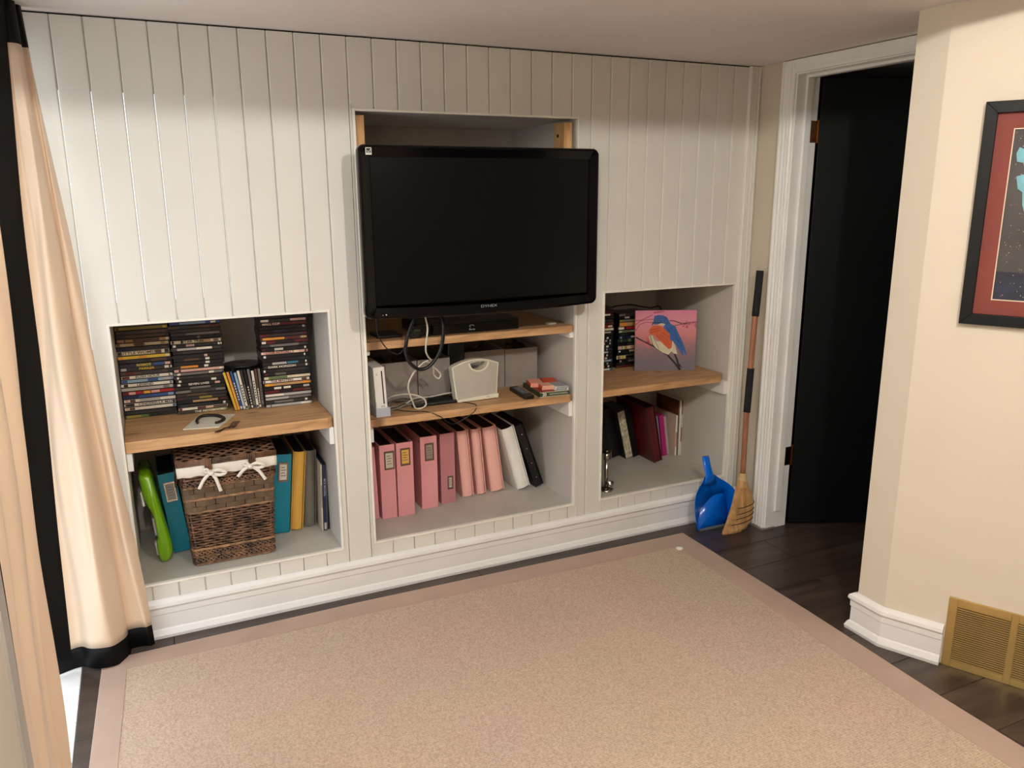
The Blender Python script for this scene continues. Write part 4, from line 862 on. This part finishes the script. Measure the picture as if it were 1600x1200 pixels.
art([[(560, 390), (655, 370), (730, 410), (780, 520), (850, 660), (890, 770), (915, 855), (900, 858), (860, 780), (865, 855), (850, 858), (800, 780), (740, 690), (660, 620), (640, 540), (540, 480)]], (44, 94, 160), 'bird_wing')
art([[(350, 530), (400, 560), (450, 640), (700, 640), (740, 720), (770, 840), (720, 830), (680, 800), (630, 850), (540, 810), (440, 740), (370, 660), (335, 580)]], (206, 200, 168), 'bird_belly')
art([[(345, 440), (400, 395), (500, 395), (560, 440), (650, 530), (650, 600), (690, 650), (680, 740), (640, 765), (560, 690), (480, 610), (420, 545), (350, 535), (328, 490)]], (206, 92, 44), 'bird_breast')
art([[(460, 380), (520, 360), (580, 375), (560, 400), (490, 395)]], (206, 196, 160), 'bird_cheek')
art(stroke([(400, 350), (368, 400)], 26, 3) + stroke([(410, 345), (480, 352), (520, 345)], 14, 10), (30, 28, 38), 'bird_beak')
art(stroke([(350, 470), (430, 450), (500, 430)], 10, 6) + stroke([(360, 505), (450, 480), (520, 470)], 8, 5) + stroke([(440, 550), (520, 590), (600, 690)], 8, 6) + stroke([(500, 540), (580, 600), (650, 700)], 8, 6) + stroke([(520, 500), (590, 550), (650, 570)], 8, 5), (150, 48, 28), 'feather_line')
art(stroke([(600, 430), (660, 500), (720, 560), (790, 660)], 10, 6) + stroke([(640, 420), (720, 490), (770, 600), (830, 720)], 8, 5), (30, 60, 116), 'feather_line')
art(stroke([(350, 540), (370, 620), (400, 700)], 10, 8) + stroke([(400, 560), (440, 660), (490, 760)], 8, 6), (70, 76, 60), 'feather_line')
# books low right
G3 = 'books and binders in the right niche'
thin(2.205, 2.232, 0.50, NB, .25, .1, 12, flat((212, 160, 150), .6), 'pink book half hidden at the far left of the lower right niche', G3)
binder(2.318, 2.372, 0.462, NB, .275, .15, 13, M_BLACK, 'black binder left of the marbled book', grp=G3)
t = thin(2.380, 2.424, 0.418, NB, .268, .18, 13.5, mat('black_book', (22, 22, 24), .5), 'black book with a marbled cream spine', G3)
B().box(.0015, .0425, -.001, .001, .003, .266).build('marbled_spine', mat('marbled_paper', (198, 190, 160), .6, var=.35, scale=60), t, label='marbled cream spine')
thin(2.432, 2.466, 0.425, NB, .272, .18, 13.5, M_BLACK, 'thick black book right of the marbled book', G3)
album(2.478, 2.526, 0.298, NB, .308, .29, 11.5, mat('dark_red_leatherette', (88, 14, 22), .4, var=.1, coat=.2), 'large dark red album in front of the black books', grp=G3, bulge=.003, name='photo_album')
thin(2.563, 2.575, 0.372, NB, .226, .2, 9, flat((112, 140, 154), .5), 'thin blue-grey book between the red album and the magenta book', G3)
mg = thin(2.580, 2.612, 0.370, NB, .226, .2, 8.5, mat('magenta_cover', (168, 26, 104), .45), 'magenta spiral notebook in the lower right niche', G3)
b = B()
for k in range(17):
    z = .012 + k * .0125; b.tube([(.033 + .007 * cos(a * pi / 4), -.002, z + .004 * sin(a * pi / 4)) for a in range(9)], .0012, 5)
b.build('spiral_wire', flat((226, 222, 214), .4), mg)
w1 = thin(2.642, 2.654, 0.352, NB, .222, .2, 0, mat('cream_cookbook', (200, 184, 162), .5), 'low cream book with a red printed spine', G3, flat((226, 220, 206), .5), .002, .22)
B().box(.003, .008, -.0014, -.0006, .05, .13).build('red_print', flat((170, 40, 44), .5), w1)
w2 = thin(2.6555, 2.6625, 0.352, NB, .300, .2, 0, mat('brown_picture_cover', (96, 52, 32), .5, var=.5, scale=14), 'tall book with a dark brown picture cover', G3, flat((84, 84, 72), .5), .001, .299)
w3 = thin(2.6635, 2.6695, 0.348, NB, .300, .2, 0, flat((228, 224, 214), .5), 'thin white booklet against the tall brown book', G3)
w4 = thin(2.6705, 2.6775, 0.345, NB, .303, .2, 0, flat((222, 214, 204), .5), 'thin white and red book against the right side of the right niche', G3, flat((140, 20, 26), .5), .075, .302)
B().box(.001, .006, -.0016, -.0007, .155, .225).build('white_print', flat((220, 212, 204), .5), w4)
# chrome canister with pourer
ch = thing('chrome_stand', (2.052, 0.085, NB), 'chrome stand with a black top and a small cup at its foot, right niche', 'chrome stand')
M_CH = mat('brushed_chrome', (190, 186, 176), .22, 1.0, var=.08, scale=20)
B().lathe([(.034, 0), (.036, .004), (.030, .008), (.011, .010)], 28).build('base', M_CH, ch, smooth=True)
B().lathe([(.0095, .008), (.0095, .150)], 16).build('column', M_CH, ch, smooth=True)
B().lathe([(.0135, .150), (.0135, .186)], 20).build('collar', M_CH, ch, smooth=True)
B().lathe([(.020, .186), (.022, .190), (.022, .200), (.012, .204), (.004, .205)], 20).build('black_top', M_GLOSS, ch, smooth=True)
B().lathe([(.004, .014), (.013, .018), (.019, .030), (.020, .042), (.0185, .042), (.017, .030), (.010, .020), (.002, .018)], 20, (.012, -.012, 0), caps=False).build('cup', M_CH, ch, smooth=True)
B().box(.017, .022, -.008, .010, .150, .188).build('clip', M_CH, ch, bevel=.001)
sv = thing('silver_tube', (2.018, 0.150, NB), 'dark shiny cylinder behind the chrome stand in the right niche', 'cylinder')
B().lathe([(.024, 0), (.025, .002), (.025, .10), (.022, .108), (.022, .16), (.012, .168)], 24).build('body', M_GLOSS, sv, smooth=True)
B().lathe([(.0256, .02), (.0256, .06)], 24, caps=False).build('band', M_CH, sv, smooth=True)

# ================================================================== DUSTPAN AND BROOM
dp = thing('dustpan', (2.50, -0.108, 0.0), 'glossy blue plastic dustpan leaning on the baseboard beside the broom', 'dustpan')
M_DP = mat('blue_plastic', (0, 104, 216), .22, var=.03, scale=5, coat=.3)
rim = [(-.050, -.010, .000), (-.072, -.026, .025), (-.092, -.030, .085), (-.098, -.028, .135), (-.090, -.020, .182), (-.066, -.008, .215), (-.030, .008, .238), (-.008, .018, .262), (.036, .020, .262), (.066, .010, .240), (.105, .000, .215), (.140, -.012, .180), (.158, -.022, .135), (.160, -.026, .085), (.150, -.024, .030), (.140, -.012, .000)]
flr = [(-.050, .002, .000), (-.045, .008, .035), (-.033, .016, .075), (-.012, .022, .105), (.013, .027, .124), (.035, .030, .138), (.052, .032, .145), (.062, .033, .149), (.072, .033, .150), (.085, .033, .151), (.100, .033, .151), (.118, .032, .148), (.130, .028, .130), (.135, .020, .090), (.134, .010, .035), (.132, .002, .000)]
flr = [(x_, .002 + .21 * z, z) for x_, y_, z in flr]
rimS = [tuple(v) for v in spline([Vector(p) for p in rim], 4)]; flrS = [tuple(v) for v in spline([Vector(p) for p in flr], 4)]
b = B(); mid = [tuple((a_ * .55 + c_ * .45) for a_, c_ in zip(r1, f1)) for r1, f1 in zip(rimS, flrS)]; mid = [(x_ + (.006 if x_ > .05 else -.006), y_ + .004, z + (.006 if z > .1 else 0)) for x_, y_, z in mid]
lip = [(x_ * 1.02 + .0, y_ - .003, z * 1.01) for x_, y_, z in rimS]
b.grid([lip, rimS, mid, flrS])
cN = (.045, .0167, .07); vs = [b.bm.verts.new(p) for p in flrS] ; vc = b.bm.verts.new(cN)
for i in range(len(vs) - 1): b.bm.faces.new([vs[i], vs[i + 1], vc])
b.bm.faces.new([vs[-1], vs[0], vc])
pass
o = b.build('pan', M_DP, dp, smooth=True); so = o.modifiers.new('solidify', 'SOLIDIFY'); so.thickness = .0025; so.offset = 0
b = B(); hp = [(-.026, .004, .225), (-.010, .008, .262), (-.012, .020, .300), (-.016, .034, .352)]; hq = [(.056, .006, .225), (.036, .010, .262), (.028, .022, .300), (.024, .036, .352)]
rows = []
for a_, c_ in zip(hp, hq):
    cx_, cy_, cz_ = [(u + v) / 2 for u, v in zip(a_, c_)]; hw_ = (c_[0] - a_[0]) / 2
    rows.append([(cx_ + hw_ * cos(2 * pi * k / 16), cy_ + .009 * sin(2 * pi * k / 16), cz_) for k in range(16)])
V = b.grid(rows, True); b._mi([b.bm.faces.new(V[-1][::-1]), b.bm.faces.new(V[0])]); dpo = b.build('handle', M_DP, dp, smooth=True)
dpo.location = (0, .004, 0)
B().box(-.052, .142, -.016, -.004, 0.0, .010).build('rubber_lip', mat('grey_rubber', (96, 104, 112), .6), dp, bevel=.002)
bm_ = thing('corn_broom', (2.66, -0.165, 0.0), 'straw broom with black grips leaning in the corner by the doorway', 'broom')
def bw(x, y, z): return (x - 2.66, y + .165, z)
pts = [bw(2.664, -.150, .262), bw(2.676, -.136, .541), bw(2.690, -.128, .756), bw(2.700, -.124, 1.0), bw(2.714, -.120, 1.205)]
B().tube(pts, .0128, 14, 4).build('stick', M_HANDLE, bm_, smooth=True)
M_GR = mat('black_foam_grip', (18, 19, 20), .85, bump=.4, bscale=300)
B().tube([bw(2.701, -.124, 1.015), bw(2.708, -.122, 1.11), bw(2.7145, -.120, 1.212), bw(2.715, -.120, 1.218)], [.0165, .0165, .0165, .0168, .016, .011], 14, 3).build('grip', M_GR, bm_, smooth=True)
B().tube([bw(2.678, -.135, .565), bw(2.685, -.131, .67), bw(2.691, -.128, .772)], .0165, 14, 3).build('grip', M_GR, bm_, smooth=True)
M_STRAW = mat('broom_straw', (196, 154, 100), .8, var=.2, scale=60, bump=.7, bscale=90, stretch=(1, 1, .08))
B().tube([bw(2.663, -.151, .205), bw(2.664, -.150, .270)], [.026, .023, .018], 16, 4).build('binding', mat('straw_twine', (200, 172, 124), .8, bump=.6, bscale=60, stretch=(.2, .2, 4)), bm_, smooth=True)
b = B(); sec = [(.240, 2.663, .022, .020, -.152), (.205, 2.662, .032, .024, -.155), (.165, 2.664, .050, .026, -.162), (.120, 2.660, .062, .027, -.168), (.080, 2.648, .070, .027, -.173), (.045, 2.634, .074, .027, -.180), (.018, 2.610, .078, .024, -.190), (.004, 2.594, .070, .016, -.196)]
rows = [[bw(cx_ + hw_ * cos(2 * pi * k / 28), cy_ + hd_ * sin(2 * pi * k / 28), z + (.014 * (cos(2 * pi * k / 28) > 0) * cos(2 * pi * k / 28) if z < .03 else 0)) for k in range(28)] for z, cx_, hw_, hd_, cy_ in sec]
V = b.grid(rows, True); b._mi([b.bm.faces.new(V[-1][::-1])]); b.build('straw_head', M_STRAW, bm_, smooth=True)
b = B(); R = random.Random(11)
for i in range(420):
    a_ = R.uniform(0, 2 * pi); q = []
    kz = R.uniform(-.006, .010)
    for z, cx_, hw_, hd_, cy_ in sec[1::2] + [sec[-1]]:
        q.append(Vector(bw(cx_ + hw_ * 1.01 * cos(a_), cy_ + hd_ * 1.03 * sin(a_), max(.001, z + (kz + .012 * max(0, cos(a_)) if z < .03 else 0)))))
    b.tube(q, .0011, 3)
o = b.build('straws', M_STRAW, bm_); o['kind'] = 'stuff'
for z, cx_, hw_, hd_, cy_ in ((.118, 2.660, .0645, .0300, -.168), (.090, 2.651, .0715, .0305, -.171), (.068, 2.643, .0755, .0305, -.175), (.046, 2.633, .0785, .0305, -.180)):
    B().tube([bw(cx_ + hw_ * cos(2 * pi * k / 32), cy_ + hd_ * sin(2 * pi * k / 32), z + .008 * cos(2 * pi * k / 32)) for k in range(33)], .0018, 6).build('stitching', flat((40, 34, 30), .7), bm_, smooth=True)

# ================================================================== PICTURE AND VENT on the angled wall
def wallmat(s, z): 
    p = P0 + DV * s; return p
ang = math.atan2(DV.y, DV.x)
pf = thing('framed_picture', tuple(P0 + DV * 0.12) , 'black framed night picture with a dark red mat on the beige wall', 'picture', (0, 0, ang)); pf.location.z = 1.168
# local: +x along the wall away from corner, -y is? wall normal toward room
NRM = Vector((-cos(A27), -sin(A27), 0)); ly = Vector((-sin(ang), cos(ang), 0)); SG = 1 if ly.dot(NRM) > 0 else -1
PWd, PHt = 0.80, 0.652
def yb(a_, c_): return (min(SG * a_, SG * c_), max(SG * a_, SG * c_))
b = B(); y0, y1 = yb(.001, .024)
b.prism([(0, 0), (PWd, 0), (PWd - .033, .033), (.033, .033)], y0, y1, 'y'); b.prism([(0, PHt), (PWd, PHt), (PWd - .033, PHt - .033), (.033, PHt - .033)], y0, y1, 'y')
b.prism([(0, 0), (.033, .033), (.033, PHt - .033), (0, PHt)], y0, y1, 'y'); b.prism([(PWd, 0), (PWd - .033, .033), (PWd - .033, PHt - .033), (PWd, PHt)], y0, y1, 'y')
b.build('frame', mat('black_frame_wood', (14, 14, 16), .45, spec=.25, bump=.1, bscale=60), pf, bevel=.0015)
y0, y1 = yb(.002, .0095)
b = B(); mw = .047; b.prism([(.033, .033), (PWd - .033, .033), (PWd - .033 - mw, .033 + mw), (.033 + mw, .033 + mw)], y0, y1, 'y'); b.prism([(.033, PHt - .033), (PWd - .033, PHt - .033), (PWd - .033 - mw, PHt - .033 - mw), (.033 + mw, PHt - .033 - mw)], y0, y1, 'y')
b.prism([(.033, .033), (.033 + mw, .033 + mw), (.033 + mw, PHt - .033 - mw), (.033, PHt - .033)], y0, y1, 'y'); b.prism([(PWd - .033, .033), (PWd - .033 - mw, .033 + mw), (PWd - .033 - mw, PHt - .033 - mw), (PWd - .033, PHt - .033)], y0, y1, 'y')
b.build('mat_board', mat('dark_red_mat', (122, 54, 42), .7), pf)
i0 = .033 + mw; b = B(); y0, y1 = yb(.002, .0105)
for q in ((i0 - .003, PWd - i0 + .003, i0 - .003, i0), (i0 - .003, PWd - i0 + .003, PHt - i0, PHt - i0 + .003), (i0 - .003, i0, i0, PHt - i0), (PWd - i0, PWd - i0 + .003, i0, PHt - i0)): b.box(q[0], q[1], y0, y1, q[2], q[3])
b.build('mat_bevel', flat((214, 196, 170), .6), pf)
y0, y1 = yb(.002, .006)
B().box(i0, PWd - i0, y0, y1, i0 + .083, PHt - i0).build('night_sky_print', mat('night_sky', (64, 59, 56), .6, var=.25, scale=6), pf)
B().box(i0, PWd - i0, y0, y1, i0, i0 + .083).build('dark_water_print', mat('dark_water', (34, 35, 54), .6, var=.4, scale=12, stretch=(1, 1, 4)), pf)
R = random.Random(4); b = B(); yq = SG * .0064
for i in range(900):
    x_ = i0 + .004 + (PWd - 2 * i0 - .01) * R.random(); z = i0 + .006 + (PHt - 2 * i0 - .012) * (R.random() ** .8); r_ = R.uniform(.0006, .0016)
    b.mat(R.choice([0, 0, 1])); f = b.bm.faces.new([b.bm.verts.new((x_ + r_ * cos(a_ * pi / 2), yq, z + r_ * sin(a_ * pi / 2))) for a_ in range(4)]); f.material_index = b.k
o = b.build('star_speckles', [flat((190, 176, 160), .6), flat((186, 120, 100), .6)], pf); o['kind'] = 'stuff'
sx_ = lambda L: [(x_ - .027, z_) for x_, z_ in L]
b = B(); Pp = [(.118, .505), (.124, .522), (.137, .516), (.150, .54), (.22, .53), (.30, .49), (.32, .40), (.25, .41), (.21, .452), (.18, .44), (.16, .462), (.145, .458), (.138, .478), (.122, .482)]
yA, yB = yb(.0064, .0068); b.prism(sx_(Pp), yA, yB, 'y'); b.prism(sx_([(.126, .440), (.150, .447), (.18, .42), (.20, .36), (.17, .30), (.15, .36), (.146, .395), (.133, .405)]), yA, yB, 'y')
b.build('pale_blue_cloud_print', mat('pale_cyan', (112, 170, 180), .6, var=.15, scale=20), pf)
# glazing
yA, yB = yb(.0125, .0140)
# vent
vt = thing('floor_vent', tuple(P0 + DV * 0.1945), 'polished brass return-air grille low on the beige wall', 'vent', (0, 0, ang))
VW, VH = .59, .252; cols = [(.026, .180), (.200, .354), (.374, .528)]
VW = .554
y0, y1 = yb(.0008, .008); b = B(); xs = [0] + [v for c_ in cols for v in c_] + [VW]
for i in range(0, len(xs), 2): b.box(xs[i], xs[i + 1], y0, y1, .0005, VH)
for c_ in cols: b.box(c_[0], c_[1], y0, y1, .0005, .024); b.box(c_[0], c_[1], y0, y1, .222, VH)
b.build('frame', M_BRASS, vt, bevel=.0012)
y0, y1 = yb(.0, .0015); B().box(.02, VW - .02, y0, y1, .01, .24).build('duct_dark', mat('dark_duct', (30, 24, 16), .8), vt)
me = None
for c_ in cols:
    for k in range(25):
        z = .0285 + k * .00785
        if me is None:
            bb = B(); w = c_[1] - c_[0]
            V_0 = [(0, SG * .0035, .0014), (w, SG * .0035, .0014), (w, SG * .0078, -.0010), (0, SG * .0078, -.0010)]
            V_1 = [(x_, y_, z_ - .0013) for x_, y_, z_ in V_0]
            vs = [bb.bm.verts.new(v) for v in V_0 + V_1]
            for f in ((0, 1, 2, 3), (7, 6, 5, 4), (0, 4, 5, 1), (1, 5, 6, 2), (2, 6, 7, 3), (3, 7, 4, 0)): bb.bm.faces.new([vs[i] for i in f])
            me = mesh_of(bb, 'louver'); me.materials.append(M_BRASS)
        o = bpy.data.objects.new('louver', me); COL.objects.link(o); o.parent = vt; o.location = (c_[0], 0, z)
b = B()
b.lathe([(.0045, 0), (.0045, .001), (.003, .0022), (.0005, .0026)], 12); sc = b.build('screw', M_BRASS, vt, smooth=True, loc=(.012, SG * .008, .126), rot=(-SG * pi / 2, 0, 0))

# ================================================================== CURTAINS
M_SAT = mat('champagne_satin', (226, 200, 172), .34, var=.03, scale=3, sheen=.15, bump=.12, bscale=14)
M_SATB = mat('black_satin', (5, 5, 6), .6, var=.1, spec=.2)
def curtain(name, label, top, bot, zt, zb, band_u, hem, topband, nu=90, nv=40, ease=1.0):
    """top/bot: lists of (x,y) control points across the cloth"""
    t = thing(name, (bot[0][0], bot[0][1], 0), label, 'curtain', group='champagne curtains with black borders'); ox, oy = bot[0]
    def samp(P, u):
        Q = P; n = len(Q) - 1; f = u * n; i = min(int(f), n - 1); f -= i; a_, b_, c_, d_ = [Vector((*Q[max(0, min(n, j))], 0)) for j in (i - 1, i, i + 1, i + 2)]
        return 0.5 * ((2 * b_) + (c_ - a_) * f + (2 * a_ - 5 * b_ + 4 * c_ - d_) * f * f + (3 * b_ - a_ - 3 * c_ + d_) * f ** 3)
    def pos(u, v):
        a_ = samp(top, u); b_ = samp(bot, u); w = v ** ease; p = a_.lerp(b_, w); wr = .004 * sin(u * 31 + v * 9) * v + .003 * sin(u * 17 - v * 13)
        z = zt + (zb - zt) * v + .006 * sin(u * 12) * v
        return (p.x + wr - ox, p.y + wr - oy, z)
    us = [k / nu for k in range(nu + 1)]; vs = [k / nv for k in range(nv + 1)]
    vh, vt_ = 1 - hem, topband
    vs = sorted(set(vs + [vh, vt_])); us = sorted(set(us + [band_u]))
    for nm, m, test in (('satin_panel', M_SAT, lambda u, v: u < band_u and vt_ <= v < vh), ('black_border', M_SATB, lambda u, v: not (u < band_u and vt_ <= v < vh))):
        b = B(); cache = {}
        def g(i, j):
            if (i, j) not in cache: cache[i, j] = b.bm.verts.new(pos(us[i], vs[j]))
            return cache[i, j]
        for i in range(len(us) - 1):
            for j in range(len(vs) - 1):
                if test((us[i] + us[i + 1]) / 2, (vs[j] + vs[j + 1]) / 2): b.bm.faces.new([g(i, j), g(i + 1, j), g(i + 1, j + 1), g(i, j + 1)])
        o = b.build(nm, m, t, smooth=True); so = o.modifiers.new('solidify', 'SOLIDIFY'); so.thickness = .002
    return t
curtain('satin_curtain', 'champagne curtain with black borders hanging against the panelled wall',
        [(-.066, -.050), (-.070, -.08), (-.076, -.085), (-.076, -.12), (-.082, -.145), (-.090, -.150), (-.100, -.165), (-.165, -.30)],
        [(.078, -.072), (.055, -.090), (.010, -.060), (-.015, -.120), (-.060, -.170), (-.120, -.140), (-.178, -.112), (-.240, -.140)],
        2.104, .012, .857, .036, .055)
curtain('satin_curtain', 'champagne curtain nearest the camera at the left edge of the opening',
        [(-.080, -.90), (-.092, -.925), (-.118, -.955), (-.105, -1.00), (-.095, -1.05), (-.118, -1.09), (-.112, -1.13), (-.12, -1.165)],
        [(-.125, -.90), (-.137, -.925), (-.158, -.955), (-.146, -1.00), (-.140, -1.05), (-.158, -1.09), (-.155, -1.13), (-.160, -1.165)],
        2.10, .012, .985, .03, .05)
# shrub glimpsed outside
sh = thing('outdoor_shrub', (-.85, 0.12, 0), 'green leafy shrub just outside the curtained opening', 'shrub')
b = B(); R = random.Random(9)
for i in range(700):
    p = Vector((R.gauss(0, .16), R.gauss(0, .12), R.uniform(.04, .55))); a_ = R.uniform(0, 6.28); d = Vector((cos(a_), sin(a_), R.uniform(-.4, .6))).normalized() * .035; e_ = d.cross(Vector((0, 0, 1))).normalized() * .011
    b.bm.faces.new([b.bm.verts.new(v) for v in (p, p + d * .5 + e_, p + d, p + d * .5 - e_)])
o = b.build('foliage', mat('shrub_leaf', (70, 110, 48), .6, var=.3, scale=20), sh); o['kind'] = 'stuff'
B().tube([(0, 0, 0), (.01, 0, .2), (0, .01, .4)], .010, 6, 3).build('stem', flat((84, 66, 46), .8), sh)

# ================================================================== CEILING LAMPS (behind the camera's view)
for i, ((x, y, z), pw) in enumerate(BULBS):
    t = thing('ceiling_lamp', (x, y, 2.399), 'bare-bulb ceiling lamp, %s of two' % ('right-hand' if i == 0 else 'left-hand'), 'lamp')
    B().lathe([(.055, 0), (.055, -.02), (.030, -.035), (.018, -.060)], 20).build('lamp_holder', flat((230, 228, 222), .4), t, smooth=True)
    ld_ = bpy.data.lights.new('bulb', 'POINT'); ld_.energy = pw; ld_.color = BULB_COLOR; ld_.shadow_soft_size = .032
    lo = bpy.data.objects.new('bulb', ld_); COL.objects.link(lo); lo.parent = t; lo.location = (0, 0, z - 2.399)


# ================================================================== small pieces sit under the part they belong to
NEST = {'title_print': 'spine_label', 'title_lettering': 'spine_label', 'label_card': 'label_frame', 'spine_print': 'cover', 'spine_lettering': 'cover', 'red_print': 'cover', 'white_print': 'cover', 'spiral_wire': 'cover', 'marbled_spine': 'cover',
        'energy_sticker': 'bezel', 'brand_lettering': 'bezel', 'indicator_dots': 'bezel', 'stitching': 'straw_head', 'straws': 'straw_head', 'binding': 'straw_head', 'disc_slot': 'casing', 'button': 'casing', 'console_lettering': 'stand',
        'player_lettering': 'front_panel', 'disc_emblem': 'front_panel', 'box_number': 'tray', 'box_print': 'tray', 'pattern_print': 'carton', 'foot_band': 'housing', 'maker_lettering': 'housing', 'screw': 'frame', 'clasp': 'shell', 'grey_panel': 'shell',
        'hinge': 'door_slab', 'lid_strands': 'lid_panel', 'lid_strap': 'lid_panel', 'bow_loop': 'bow_knot', 'bow_tail': 'bow_knot', 'star_speckles': 'night_sky_print', 'pale_blue_cloud_print': 'night_sky_print', 'finger_hole': 'spine', 'mat_bevel': 'mat_board', 'stand_base': 'stand_neck', 'grey_stripe': 'block', 'band': 'body'}
for p in [o for o in bpy.data.objects if o.parent is None]:
    kids = list(p.children); first = {}
    for k in kids: first.setdefault(k.name.split('.')[0], k)
    for k in kids:
        q = first.get(NEST.get(k.name.split('.')[0], ''))
        if q and q is not k:
            rest = Matrix.LocRotScale(q.location, q.rotation_euler, q.scale).inverted() @ Matrix.LocRotScale(k.location, k.rotation_euler, k.scale)
            k.parent = q; k.matrix_parent_inverse = Matrix.Identity(4)
            l_, r_, s_ = rest.decompose(); k.location = l_; k.rotation_euler = r_.to_euler(); k.scale = s_
